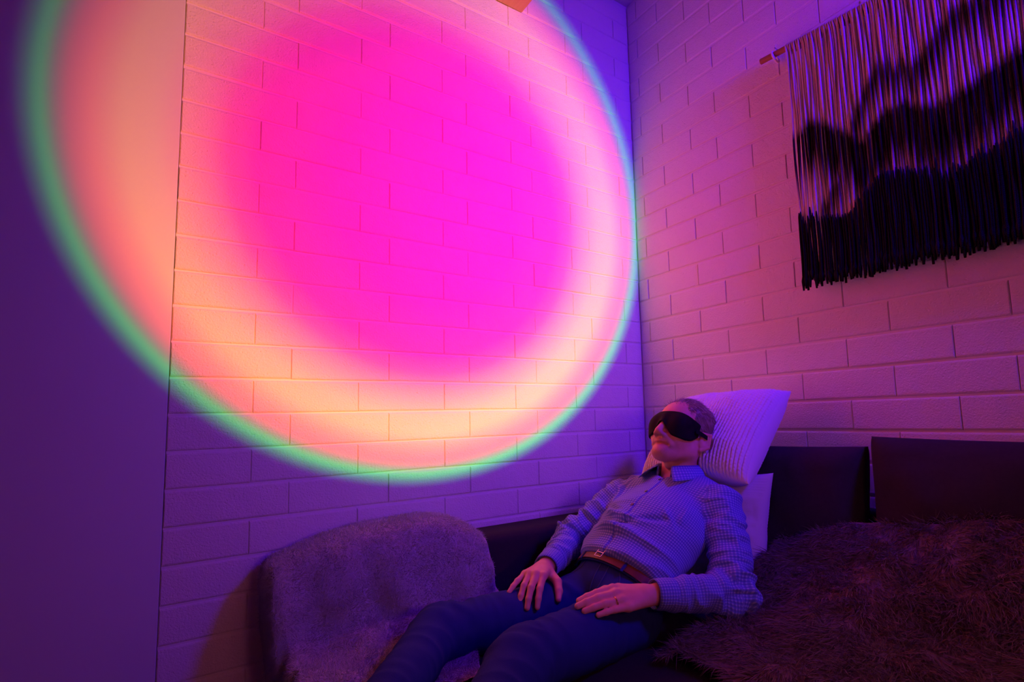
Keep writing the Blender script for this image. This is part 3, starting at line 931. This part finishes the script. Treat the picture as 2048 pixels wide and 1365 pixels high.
V, F = join_parts([head_part(), handL, handR, (relax(coreV, coreF, 2), coreF)])
person = mesh_obj('person', V, F, M['skin'], smooth=True)
pl_ = V - HC; pf, ps, pu = pl_ @ HF, pl_ @ HS, pl_ @ HU
tone = np.ones((len(V), 4))
head_m = (np.abs(ps) < 0.1) & (pu > -0.13) & (pf > 0.02)
lip = head_m * np.exp(-((pu + 0.0695) / 0.0075) ** 4) * np.exp(-(ps / 0.026) ** 4) * (pf > 0.075)
stub = head_m * np.clip(1 - np.abs(np.hypot(ps / 0.040, (pu + 0.072) / 0.034) - 0.85) / 0.55, 0, 1) * (pf > 0.05)
stub = np.maximum(stub, head_m * np.exp(-((pu + 0.0555) / 0.007) ** 2) * np.exp(-(ps / 0.032) ** 4) * (pf > 0.07))
spk = 0.75 + 0.25 * vnoise(V, 420, 3)
for ch, (kl, ks) in enumerate(((0.72, 0.55), (0.48, 0.55), (0.52, 0.60))):
    tone[:, ch] = (1 - lip * (1 - kl)) * (1 - stub * spk * (1 - ks))
ca_ = person.data.color_attributes.new('tone', 'FLOAT_COLOR', 'POINT')
ca_.data.foreach_set('color', tone.astype(np.float32).ravel())
tag(person, 'person in a blue checked shirt and jeans reclining on the sofa with an eye mask', 'person')

# ------------------------------------------------------------------ hair
def hair_mat():
    m, nt, b = new_mat('grey_blond_hair')
    tcn = nt.nodes.new('ShaderNodeTexCoord'); cmb = nt.nodes.new('ShaderNodeCombineXYZ')
    for i_, (ax_, sc_) in enumerate(((HF, 10.0), (HS, 190.0), (HU, 60.0))):
        dp = nt.nodes.new('ShaderNodeVectorMath'); dp.operation = 'DOT_PRODUCT'
        link(nt, tcn.outputs['Object'], dp.inputs[0]); dp.inputs[1].default_value = tuple(ax_ * sc_)
        link(nt, dp.outputs['Value'], cmb.inputs[i_])
    f = ntex(nt, 1.0, 3, vec=cmb.outputs[0])
    link(nt, mixc(nt, f, (0.10, 0.06, 0.05), (0.62, 0.47, 0.40)), b.inputs['Base Color'])
    b.inputs['Roughness'].default_value = 0.45
    return m
M['hair'] = hair_mat()
Hd = Field(HC - 0.17, HC + 0.17, 0.003)
G = Hd.grid()
L_ = G - HC
f_, s_, u_ = L_ @ HF, L_ @ HS, L_ @ HU
D = ellip(G, hp(-0.024, 0, 0.040), HAX, (0.108, 0.083, 0.096))
# hairline: forehead bare, temples receding, cut round the ears and nape
Fl = np.interp(u_, [-0.07, -0.045, -0.02, -0.005, 0.02, 0.05, 0.08, 0.10, 0.12, 0.14], [-0.045, -0.036, -0.028, 0.020, 0.036, 0.054, 0.082, 0.105, 0.12, 0.14])
Fl = Fl - 0.003 * np.exp(-((np.abs(s_) - 0.045) / 0.018) ** 2) * (u_ > 0.06)
hl = np.maximum(f_ - Fl, -0.066 - u_)
Hd.D = smax(D, hl, 0.010)
# keep clear of the ear
for s in (-1, 1):
    Hd.D = smax(Hd.D, -ellip(G, hp(-0.014, s * 0.082, -0.012), HAX, (0.022, 0.030, 0.032)), 0.006)
hV, hF = Hd.mesh(); hV = relax(hV, hF, 1)
hN = vert_normals(hV, hF)
l = (hV - HC)
gro = fbm(np.stack([l @ HF * 0.12, l @ HS, l @ HU * 0.35], 1), 90, 3, 2)
hV = hV + hN * (0.0038 * gro)[:, None]
P_, N_, _i = scatter(hV, hF, 16000, 11)
lp = P_ - HC
keep = (lp @ HU > -0.06)
P_, N_ = P_[keep], N_[keep]
hair = mesh_obj('hair', hV, hF, M['hair'], person, smooth=True)
comb = -HF * 0.9 - HU * 0.15 + HS[None] * ((P_ - HC) @ HS)[:, None] * 2.0 - HU[None] * (np.abs((P_ - HC) @ HS) > 0.045)[:, None] * 0.8
nu_ = N_ / np.linalg.norm(N_, axis=1, keepdims=True); comb = comb - nu_ * (comb * nu_).sum(1)[:, None]
hs = strands('hair_strands', M['hair'], P_ - N_ * 0.001, N_ * 0.24, 0.022, 0.0013, comb, 12, 0.16, hair, seg=2)

# ------------------------------------------------------------------ eye mask
M['mask'] = simple('black_satin_mask', (0.006, 0.006, 0.007), 0.75, bstr=0.1, bscale=300, spec=0.15)
Fm = face_field(0.0026)
G = Fm.grid(); l = G - HC; f_, s_, u_ = l @ HF, l @ HS, l @ HU
D0 = Fm.D.copy()
D0 = smin(D0, ellip(G, hp(0.077, 0.035, 0.002), HAX, (0.022, 0.032, 0.034)), 0.012)
D0 = smin(D0, ellip(G, hp(0.077, -0.035, 0.002), HAX, (0.022, 0.032, 0.034)), 0.012)
arc = np.arctan2(s_, np.maximum(f_ + 0.03, 1e-3)) * 0.085       # distance round the face
aa = np.abs(arc)
top = 0.046 - 0.012 * (aa / 0.08) ** 2 + 0.003 * np.exp(-((aa - 0.035) / 0.02) ** 2)
bot = -0.043 + 0.045 * np.exp(-(aa / 0.017) ** 2) + 0.030 * np.clip((aa - 0.052) / 0.038, 0, 1) ** 1.5
shape = np.maximum(np.maximum(u_ - top, bot - u_), aa - 0.092)
shape = smax(shape, -f_ - 0.03, 0.01)
Fm.D = smax(np.abs(D0 - 0.0035) - 0.0036, shape, 0.003)
mV, mF = Fm.mesh()
eye_mask = mesh_obj('eye_mask', relax(mV, mF, 1), mF, M['mask'], person, smooth=True)
eye_mask['label'] = 'black contoured eye mask'
# strap round the back of the head
sp_ = []
for t in np.linspace(-2.05, 2.05, 60):
    t2 = math.pi + t
    p0 = hp(-0.022 + 0.117 * math.cos(t2 - math.pi) * -1, 0.0895 * math.sin(t2 - math.pi) * 1, 0.000 - 0.006 * math.cos(t))
    sp_.append(p0)
sp_ = np.array(sp_)
V = []; F = []
for i, p0 in enumerate(sp_):
    out = nrmz((p0 - hp(-0.022, 0, 0.004)) - HU * ((p0 - hp(-0.022, 0, 0.004)) @ HU))
    for dd, du in ((0, -0.0065), (0, 0.0065), (0.0018, 0.0065), (0.0018, -0.0065)):
        V.append(p0 + out * dd + HU * du)
    if i:
        for k in range(4):
            k2 = (k + 1) % 4
            F.append(((i - 1) * 4 + k, (i - 1) * 4 + k2, i * 4 + k2, i * 4 + k))
mesh_obj('strap', V, F, M['mask'], eye_mask, smooth=False)

# ------------------------------------------------------------------ shirt
def shirt_mat():
    m, nt, b = new_mat('blue_check_shirt')
    uv = nt.nodes.new('ShaderNodeUVMap'); uv.uv_map = 'cloth'
    sep = nt.nodes.new('ShaderNodeSeparateXYZ'); link(nt, uv.outputs[0], sep.inputs[0])
    def mm(op, a, b_=None):
        q = nt.nodes.new('ShaderNodeMath'); q.operation = op
        for i, v in enumerate((a, b_)):
            if v is None: continue
            if isinstance(v, (int, float)): q.inputs[i].default_value = v
            else: link(nt, v, q.inputs[i])
        return q.outputs[0]
    def stripe(c, period, duty):
        return mm('LESS_THAN', mm('FRACT', mm('DIVIDE', c, period)), duty)
    u, v = sep.outputs[0], sep.outputs[1]
    su = stripe(u, 0.0076, 0.42); sv = stripe(v, 0.0076, 0.42)
    both = mm('ADD', mm('MULTIPLY', mm('ADD', su, sv), 0.22), mm('MULTIPLY', mm('MULTIPLY', su, sv), 0.56))
    link(nt, mixc(nt, both, (0.13, 0.18, 0.58), (0.38, 0.43, 0.78)), b.inputs['Base Color'])
    b.inputs['Roughness'].default_value = 0.85; b.inputs['Specular IOR Level'].default_value = 0.12
    w1 = mm('SINE', mm('MULTIPLY', u, 2 * math.pi / 0.0076)); w2 = mm('SINE', mm('MULTIPLY', v, 2 * math.pi / 0.0076))
    bump(nt, b, mm('MULTIPLY', mm('ADD', w1, w2), 0.5), 0.5, 0.0012)
    return m
M['shirt'] = shirt_mat()
BELLY = NB + AX * 0.350
SP = [  # a, b, ra, rb, side scale, frame ref
    (NB + AX * 0.075 + FN * 0.008, NB + AX * 0.20 + FN * 0.012, 0.098, 0.106, 1.62),
    (NB + AX * 0.20 + FN * 0.012, BELLY + FN * 0.010, 0.106, 0.104, 1.60),
    (NK + np.array([0.012, -0.045, -0.012]), SHL + np.array([-0.004, 0.012, 0]), 0.044, 0.056, 1.0),
    (NK + np.array([0.0, 0.045, -0.012]), SHR + np.array([0, -0.012, 0]), 0.044, 0.056, 1.0),
    (SHL, ELL_, 0.060, 0.052, 1.0),
    (ELL_, WRL + (ELL_ - WRL) * 0.14, 0.051, 0.037, 1.0),
    (SHR, ELR, 0.060, 0.050, 1.0),
    (ELR, WRR + (ELR - WRR) * 0.16, 0.049, 0.036, 1.0),
]
Fs = Field((-0.90, -0.97, 0.36), (-0.27, -0.22, 0.83), 0.0042)
for i, (a, b, ra, rb, k) in enumerate(SP):
    Fs.cone(a, b, ra, rb, (0.03, 0.03, 0.04, 0.04, 0.016, 0.02, 0.016, 0.02)[i], 0.05, side=SD if k > 1 else None, sk=k)
G = Fs.grid()
# open at neck, waist and cuffs
cutw = ((G - (NB + AX * 0.382)) @ AX)
near_arm = np.minimum(rcone(G, ELL_, WRL, 0.075, 0.06), rcone(G, ELR, WRR, 0.075, 0.06))
Fs.D = np.where(near_arm > 0, smax(Fs.D, cutw, 0.012), Fs.D)
for el_, wr_ in ((ELL_, WRL), (ELR, WRR)):
    dd = nrmz(wr_ - el_)
    cutc = (G - (wr_ - dd * 0.022)) @ dd
    m = (np.linalg.norm(G - wr_, axis=-1) < 0.10) & (cutc > -0.02)
    Fs.D = np.where(m, smax(Fs.D, cutc, 0.003), Fs.D)
Fs.cutcone(np.array([-0.445, -0.566, 0.765]), np.array([-0.42, -0.566, 0.87]), 0.060, 0.070, 0.006)
Fs.cutcone(np.array([-0.50, -0.566, 0.80]), np.array([-0.545, -0.568, 0.765]), 0.040, 0.014, 0.006)
sV, sF = Fs.mesh(); sV = relax(sV, sF, 1)
sN = vert_normals(sV, sF)
ds = np.stack([rcone(sV, a, b, ra, rb) if k == 1 else econe(sV, a, b, ra, rb, SD, k) for a, b, ra, rb, k in SP], 1)
# wrinkles
wr = np.zeros(len(sV))
tor = np.clip(1 - np.minimum(ds[:, 0], ds[:, 1]) / 0.02, 0, 1)
arm = np.clip(1 - ds[:, 4:].min(1) / 0.02, 0, 1)
t_ax = (sV - NB) @ AX; t_sd = (sV - NB) @ SD
q = np.stack([t_ax * 1.0, t_sd * 0.35, (sV - NB) @ FN * 0.5], 1)
wr += tor * 0.0065 * (1 - np.abs(fbm(q, 17, 41, 2))) * np.clip(t_ax / 0.2, 0.3, 1.3)
def fold(V, a, b, width, amp):
    a = np.asarray(a, float); b = np.asarray(b, float); ab = b - a
    t = np.clip(((V - a) @ ab) / (ab @ ab), 0, 1)
    d = np.linalg.norm(V - a - t[:, None] * ab, axis=1)
    return amp * np.exp(-(d / width) ** 2) * np.sin(np.pi * (0.12 + 0.76 * t))
def tf(ax_, sd_, fn_=0.12): return NB + AX * ax_ + SD * sd_ + FN * fn_
for a, b, w_, am in ((tf(0.235, -0.13), tf(0.265, 0.02), 0.011, 0.012), (tf(0.265, 0.0), tf(0.245, 0.15), 0.011, 0.010),
                     (tf(0.305, -0.10), tf(0.315, 0.10), 0.014, 0.012), (tf(0.19, 0.10), tf(0.245, 0.17, 0.08), 0.010, 0.010),
                     (tf(0.06, 0.15, 0.09), tf(0.20, 0.155, 0.08), 0.010, 0.009), (tf(0.05, -0.14, 0.09), tf(0.19, -0.13, 0.09), 0.010, 0.009),
                     (tf(0.285, -0.02), tf(0.22, 0.13, 0.10), 0.010, -0.008), (tf(0.285, 0.05), tf(0.215, -0.12, 0.11), 0.010, -0.007)):
    wr += fold(sV, a, b, w_, am)
for el_, sh_, wr2 in ((ELL_, SHL, WRL), (ELR, SHR, WRR)):
    for seg_a, seg_b in ((sh_, el_), (el_, wr2)):
        dv = nrmz(seg_b - seg_a); Ls = np.linalg.norm(seg_b - seg_a)
        t = (sV - seg_a) @ dv
        near = np.exp(-np.minimum(np.abs(t - Ls), np.abs(t)) / 0.09) if seg_a is el_ else np.exp(-np.abs(t - Ls) / 0.10)
        qq = np.stack([t, ((sV - seg_a) @ nrmz(np.cross(dv, (0, 0, 1)))) * 0.5, ((sV - seg_a) @ np.array([0, 0, 1.0])) * 0.5], 1)
        inside = np.clip(1 - rcone(sV, seg_a, seg_b, 0.06, 0.05) / 0.02, 0, 1) * np.clip(1 - tor * 0.8, 0, 1)
        wr += inside * (0.004 + 0.007 * near) * (0.5 - np.abs(fbm(qq, 26, 51, 2))) * 1.4
cuff = np.minimum(np.linalg.norm(sV - WRL, axis=1), np.linalg.norm(sV - WRR, axis=1))
wr *= np.clip((cuff - 0.035) / 0.05, 0.12, 1)
wr -= 0.0030 * np.exp(-(np.abs(t_sd - 0.0 - 0.012) / 0.0035) ** 2) * tor * ((sV - NB) @ FN > 0.05)      # placket edge
sV = sV + sN * (1.8 * wr)[:, None]
shirt = mesh_obj('shirt', sV, sF, M['shirt'], person, smooth=True)
# cloth coordinates
best = ds.argmin(1); uvc = np.zeros((len(sV), 2))
for i, (a, b, ra, rb, k) in enumerate(SP):
    m = best == i
    if i < 4:
        uvc[m, 0] = np.arctan2((sV[m] - NB) @ SD / 1.6, (sV[m] - NB) @ FN) * 0.145; uvc[m, 1] = (sV[m] - NB) @ AX
    else:
        dv = nrmz(b - a); e1 = nrmz(np.cross(dv, (0.3, 0, 1))); e2 = np.cross(dv, e1)
        w_ = sV[m] - a
        uvc[m, 0] = np.arctan2(w_ @ e2, w_ @ e1) * 0.048; uvc[m, 1] = w_ @ dv
uvl = shirt.data.uv_layers.new(name='cloth')
li = np.zeros(len(shirt.data.loops), np.int32); shirt.data.loops.foreach_get('vertex_index', li)
uvl.data.foreach_set('uv', uvc[li].astype(np.float32).ravel())

# collar: stand and two pointed leaves round the neck
nd = nrmz((0.34, 0.0, 0.94)); nf = nrmz((-0.94, 0.0, 0.34)); ns = SD.copy()
cc = np.array([-0.440, -0.566, 0.775])
V = []; UVc = []
n_a = 61
phs = np.linspace(-2.72, 2.72, n_a)                      # 0 = nape
prof_n = 9
for ph_ in phs:
    rad = -nf * math.cos(ph_) + ns * math.sin(ph_)
    fr = np.clip((abs(ph_) - 1.2) / 1.5, 0, 1)           # 1 at the front points
    drop_f = 0.030 * fr
    leaf = 0.042 + 0.030 * fr ** 2
    tang = (nf * math.sin(ph_) + ns * math.cos(ph_)) * np.sign(ph_)
    lean = tang * (-0.004) * fr
    base_r = 0.062 + 0.004 * fr
    top_ = cc + rad * (base_r + 0.003) + nd * (0.030 - drop_f)
    pts = [cc + rad * base_r + nd * (-0.012 - drop_f), cc + rad * base_r + nd * (0.010 - drop_f), top_ - rad * 0.002 - nd * 0.002, top_ + nd * 0.0035]
    out = nrmz(rad * (0.55 + 0.22 * fr) - nd * 0.90)
    opn = -tang * 0.45 * fr
    for t in (0.18, 0.4, 0.65, 0.85, 1.0):
        pts.append(top_ + rad * 0.004 + nrmz(out + opn) * leaf * t + rad * 0.006 * math.sin(t * 3))
    for k, p_ in enumerate(pts):
        V.append(p_); UVc.append((ph_ * 0.07, k * 0.009))
F = [tuple(x) for x in grid_faces(n_a, prof_n)]
collar = mesh_obj('collar', V, F, M['shirt'], shirt, smooth=True)
ul = collar.data.uv_layers.new(name='cloth')
for lp_ in collar.data.loops: ul.data[lp_.index].uv = UVc[lp_.vertex_index]
solid(collar, 0.0022, 0)

# cuffs
def cuff_obj(el_, wr_, r):
    dv = nrmz(wr_ - el_); e1 = nrmz(np.cross(dv, (0.3, 0, 1))); e2 = np.cross(dv, e1)
    c0 = wr_ - dv * 0.026
    V, uvs, n_ = [], [], 40
    for i in range(n_):
        a = 2 * math.pi * i / n_
        rr = r * (1 + 0.05 * math.sin(a * 2 + 0.6))
        for k, (t, dr) in enumerate(((-0.045, -0.006), (-0.040, 0.0035), (-0.02, 0.004), (0.0, 0.003), (0.014, 0.0015), (0.015, -0.001), (0.0, -0.0025))):
            V.append(c0 + dv * t + (e1 * math.cos(a) + e2 * math.sin(a)) * (rr + dr)); uvs.append((a * 0.04, t))
    F = [tuple(x) for x in grid_faces(n_, 7, wrap_u=True)]
    o = mesh_obj('cuff', V, F, M['shirt'], shirt, smooth=True)
    u = o.data.uv_layers.new(name='cloth')
    for l_ in o.data.loops: u.data[l_.index].uv = uvs[l_.vertex_index]
    return o
cuff_obj(ELL_, WRL, 0.0375); cuff_obj(ELR, WRR, 0.0365)

# buttons on the placket
M['button'] = simple('dark_blue_button', (0.03, 0.03, 0.10), 0.35, spec=0.5)
bvh = BVHTree.FromPolygons([tuple(v) for v in sV], [tuple(f) for f in sF])
def on_shirt(ax_, sd_):
    o_ = NB + AX * ax_ + SD * sd_ + FN * 0.4
    r = bvh.ray_cast(Vector(o_), Vector(-FN))
    return (np.array(r[0]), np.array(r[1])) if r[0] is not None else None
for ax_ in (0.075, 0.145, 0.215, 0.285):
    r = on_shirt(ax_, 0.0)
    if r is None: continue
    p_, n_ = r
    bm = bmesh.new(); bmesh.ops.create_cone(bm, cap_ends=True, segments=14, radius1=0.0056, radius2=0.0046, depth=0.0024)
    bm.transform(Matrix.Translation(Vector(p_ + n_ * 0.0008)) @ Vector(n_).to_track_quat('Z', 'Y').to_matrix().to_4x4())
    bm_obj('button', bm, M['button'], shirt)

# ------------------------------------------------------------------ jeans
def denim():
    m, nt, b = new_mat('blue_denim')
    f = ntex(nt, 18, 4); f2 = ntex(nt, 500, 2)
    c1 = mixc(nt, f, (0.012, 0.022, 0.13), (0.030, 0.050, 0.23))
    link(nt, mixc(nt, f2, c1, (0.022, 0.036, 0.18)), b.inputs['Base Color'])
    b.inputs['Roughness'].default_value = 0.9; b.inputs['Specular IOR Level'].default_value = 0.1
    bump(nt, b, f2, 0.35, 0.0012)
    return m
M['denim'] = denim()
PEL = NB + AX * 0.385
JP = [(PEL - AX * 0.03, PEL + AX * 0.04 + FN * -0.012, 0.099, 0.094, 1.62),
      (HIPL, KNL, 0.086, 0.066, 1.0), (HIPR, KNR, 0.086, 0.064, 1.0), (KNL, ANL, 0.064, 0.052, 1.0), (KNR, ANR, 0.062, 0.052, 1.0)]
Fj = Field((-1.70, -1.03, 0.30), (-0.58, -0.32, 0.62), 0.0048)
for i, (a, b, ra, rb, k) in enumerate(JP):
    Fj.cone(a, b, ra, rb, (0.02, 0.035, 0.035, 0.03, 0.03)[i], 0.05, side=SD if k > 1 else None, sk=k)
G = Fj.grid()
Fj.D = smax(Fj.D, -((G - (NB + AX * 0.375)) @ AX) , 0.004)
for an, kn_ in ((ANL, KNL), (ANR, KNR)):
    dd = nrmz(an - kn_); Fj.D = np.where(np.linalg.norm(G - an, axis=-1) < 0.12, smax(Fj.D, (G - an) @ dd, 0.004), Fj.D)
jV, jF = Fj.mesh(); jV = relax(jV, jF, 1); jN = vert_normals(jV, jF)
w = np.zeros(len(jV))
for hip, kn_, an in ((HIPL, KNL, ANL), (HIPR, KNR, ANR)):
    for a, b in ((hip, kn_), (kn_, an)):
        dv = nrmz(b - a); t = (jV - a) @ dv; Ls = np.linalg.norm(b - a)
        ins = np.clip(1 - rcone(jV, a, b, 0.09, 0.065) / 0.02, 0, 1)
        kd = np.exp(-np.linalg.norm(jV - kn_, axis=1) / 0.10); hd = np.exp(-np.linalg.norm(jV - hip, axis=1) / 0.10)
        qq = np.stack([t, (jV - a)[:, 1] * 0.45, (jV - a)[:, 2] * 0.45], 1)
        w += ins * (0.003 + 0.007 * kd + 0.006 * hd) * (0.45 - np.abs(fbm(qq, 20, 61, 2))) * 1.3
crotch = (HIPL + HIPR) / 2 + np.array([-0.03, 0, 0.06])
for a, b, am in ((crotch, crotch + np.array([0.06, -0.13, 0.02]), 0.010), (crotch, crotch + np.array([0.06, 0.13, 0.02]), 0.010),
                 (crotch + np.array([-0.05, -0.02, 0]), crotch + np.array([-0.10, -0.12, 0.03]), 0.008), (crotch + np.array([-0.05, 0.02, 0]), crotch + np.array([-0.10, 0.12, 0.03]), 0.008)):
    w += fold(jV, a, b, 0.012, am * 1.4)
jV = jV + jN * w[:, None]
jeans = mesh_obj('jeans', jV, jF, M['denim'], person, smooth=True)

jb = BVHTree.FromPolygons([tuple(v) for v in jV], [tuple(f) for f in jF])
M['seam'] = simple('denim_seam', (0.05, 0.07, 0.22), 0.9)
def seam(pts):
    path = []
    for ax_, sd_ in pts:
        r = jb.ray_cast(Vector(NB + AX * ax_ + SD * sd_ + FN * 0.4), Vector(-FN))
        if r[0] is not None: path.append(np.array(r[0]) + FN * 0.0006)
    if len(path) > 3:
        V_, F_ = tube(np.array(path), 0.0016, 6)
        mesh_obj('seam', V_, F_, M['seam'], jeans, smooth=True)
tt = np.linspace(0, 1, 14)
seam([(0.415 + 0.13 * t, 0.004 - 0.004 * t) for t in tt])
seam([(0.415 + 0.11 * t, 0.036 - 0.032 * t ** 4) for t in tt])
for s in (-1, 1): seam([(0.416 + 0.075 * math.sin(t * 1.5), s * (0.075 + 0.075 * t)) for t in tt])

# waistband, belt, loops and buckle follow one ellipse round the waist
M['belt'] = simple('brown_leather_belt', (0.16, 0.055, 0.022), 0.5, var=0.25, vscale=35, bstr=0.3, bscale=200, spec=0.4)
M['metal'] = simple('brushed_metal', (0.72, 0.70, 0.68), 0.3, metal=1.0)
def waist_band(name, t0, t1, grow, mat, parent, thick=0.004, a0=0.0, a1=2 * math.pi, n_=72):
    V = []; F = []
    for i in range(n_ + 1):
        a = a0 + (a1 - a0) * i / n_
        rad = FN * math.cos(a) * (0.098 + grow) + SD * math.sin(a) * (0.160 + grow)
        rn = nrmz(rad)
        for t, r_ in ((t0, 0), (t0, thick), (t1, thick), (t1, 0)):
            V.append(NB + AX * t + rad + rn * r_ - FN * 0.004)
        if i:
            for k in range(4):
                k2 = (k + 1) % 4
                F.append(((i - 1) * 4 + k, (i - 1) * 4 + k2, i * 4 + k2, i * 4 + k))
    if a1 - a0 < 6: F += [(3, 2, 1, 0), tuple(n_ * 4 + k for k in range(4))]
    return mesh_obj(name, V, F, mat, parent, smooth=False)
waist_band('waistband', 0.374, 0.416, -0.001, M['denim'], jeans)
belt = waist_band('belt', 0.378, 0.412, 0.004, M['belt'], person, 0.0035)
for a in (-0.55, 0.55, -1.2, 1.2):
    waist_band('belt_loop', 0.373, 0.418, 0.0076, M['denim'], jeans, 0.002, a - 0.03, a + 0.03, 3)
bc = NB + AX * 0.395 + FN * 0.110 + SD * 0.0
bm = bmesh.new()
for (x0, x1, y0, y1) in ((-0.018, 0.018, 0.017, 0.0195), (-0.018, 0.018, -0.0195, -0.017), (-0.018, -0.0155, -0.0195, 0.0195), (0.0155, 0.018, -0.0195, 0.0195), (-0.016, 0.018, -0.0013, 0.0013)):
    b2 = box_bm((x0, y0, -0.0015), (x1, y1, 0.0025), 0.0008, 1)
    tmp = bpy.data.meshes.new('t'); b2.to_mesh(tmp); b2.free(); bm.from_mesh(tmp); bpy.data.meshes.remove(tmp)
bm.transform(Matrix.Scale(0.8, 4))
bm.transform(Matrix(((*SD, 0), (*AX, 0), (*FN, 0), (0, 0, 0, 1))).transposed())
bm.transform(Matrix.Translation(Vector(bc)))
bo_ = bm_obj('buckle', bm, M['metal'], belt); bo_['label'] = 'small silver belt buckle'
# wedding ring on the left hand
M['gold'] = simple('gold_ring', (0.80, 0.55, 0.25), 0.2, metal=1.0)
dL = nrmz(DL); nL = nrmz(NL - dL * (NL @ dL)); sL = np.cross(dL, nL)
knp = WRL + HSC * (dL * 0.087 + sL * -0.010 + nL * 0.005)
dirv = dL * math.cos(0.12) * math.cos(-0.06) + sL * math.sin(-0.06) - nL * math.sin(0.12)
rc_ = knp + dirv * 0.018
e1 = nrmz(np.cross(dirv, nL)); e2 = np.cross(dirv, e1)
ringp = [rc_ + 0.0120 * (e1 * math.cos(a) + e2 * math.sin(a)) for a in np.linspace(0, 2 * math.pi, 33)]
V, F = tube(ringp, 0.0014, 8, caps=False)
rg = mesh_obj('ring', V, F, M['gold'], person, smooth=True); rg['label'] = 'gold ring on the finger'
# socks on the feet beyond the end of the chaise
M['sock'] = simple('dark_sock', (0.03, 0.03, 0.04), 0.9)
for an, kn_ in ((ANL, KNL), (ANR, KNR)):
    dr = nrmz(an - kn_)
    Ff = Field(an - 0.2, an + 0.2, 0.006)
    Ff.cone(an - dr * 0.02, an + dr * 0.035, 0.040, 0.042, 0.02)
    Ff.cone(an + dr * 0.045 + np.array([0, 0, -0.01]), an + dr * 0.15 + np.array([0, 0, -0.06]), 0.040, 0.030, 0.03)
    fV, fF = Ff.mesh()
    mesh_obj('sock', relax(fV, fF, 1), fF, M['sock'], person, smooth=True)

# pillows give way under the head and back
def press(o, sdf, dirv, gap=0.002, it=14):
    me = o.data; n = len(me.vertices)
    co = np.zeros(n * 3, np.float32); me.vertices.foreach_get('co', co)
    V = co.reshape(-1, 3).astype(float); dirv = nrmz(dirv)
    for _ in range(it):
        d = sdf(V); V = V + dirv * (np.clip(gap - d, 0, 0.02) * 0.9)[:, None]
    me.vertices.foreach_set('co', V.astype(np.float32).ravel()); me.update()
def body_sdf(P):
    d = ellip(P, hp(-0.024, 0, 0.040), HAX, (0.106, 0.082, 0.094))
    d = np.minimum(d, rcone(P, hp(-0.028, 0, -0.06), NK, 0.056, 0.062))
    for i, (a, b, ra, rb, k) in enumerate(SP[:5]):
        d = np.minimum(d, rcone(P, a, b, ra, rb) if k == 1 else econe(P, a, b, ra, rb, SD, k))
    for s in (-1, 1): d = np.minimum(d, ellip(P, hp(-0.016, s * 0.086, -0.014), HAX, (0.028, 0.022, 0.040)))
    return d
press(wp, body_sdf, (0.70, 0, -0.45))
press(sp, body_sdf, (1.0, 0, -0.1))
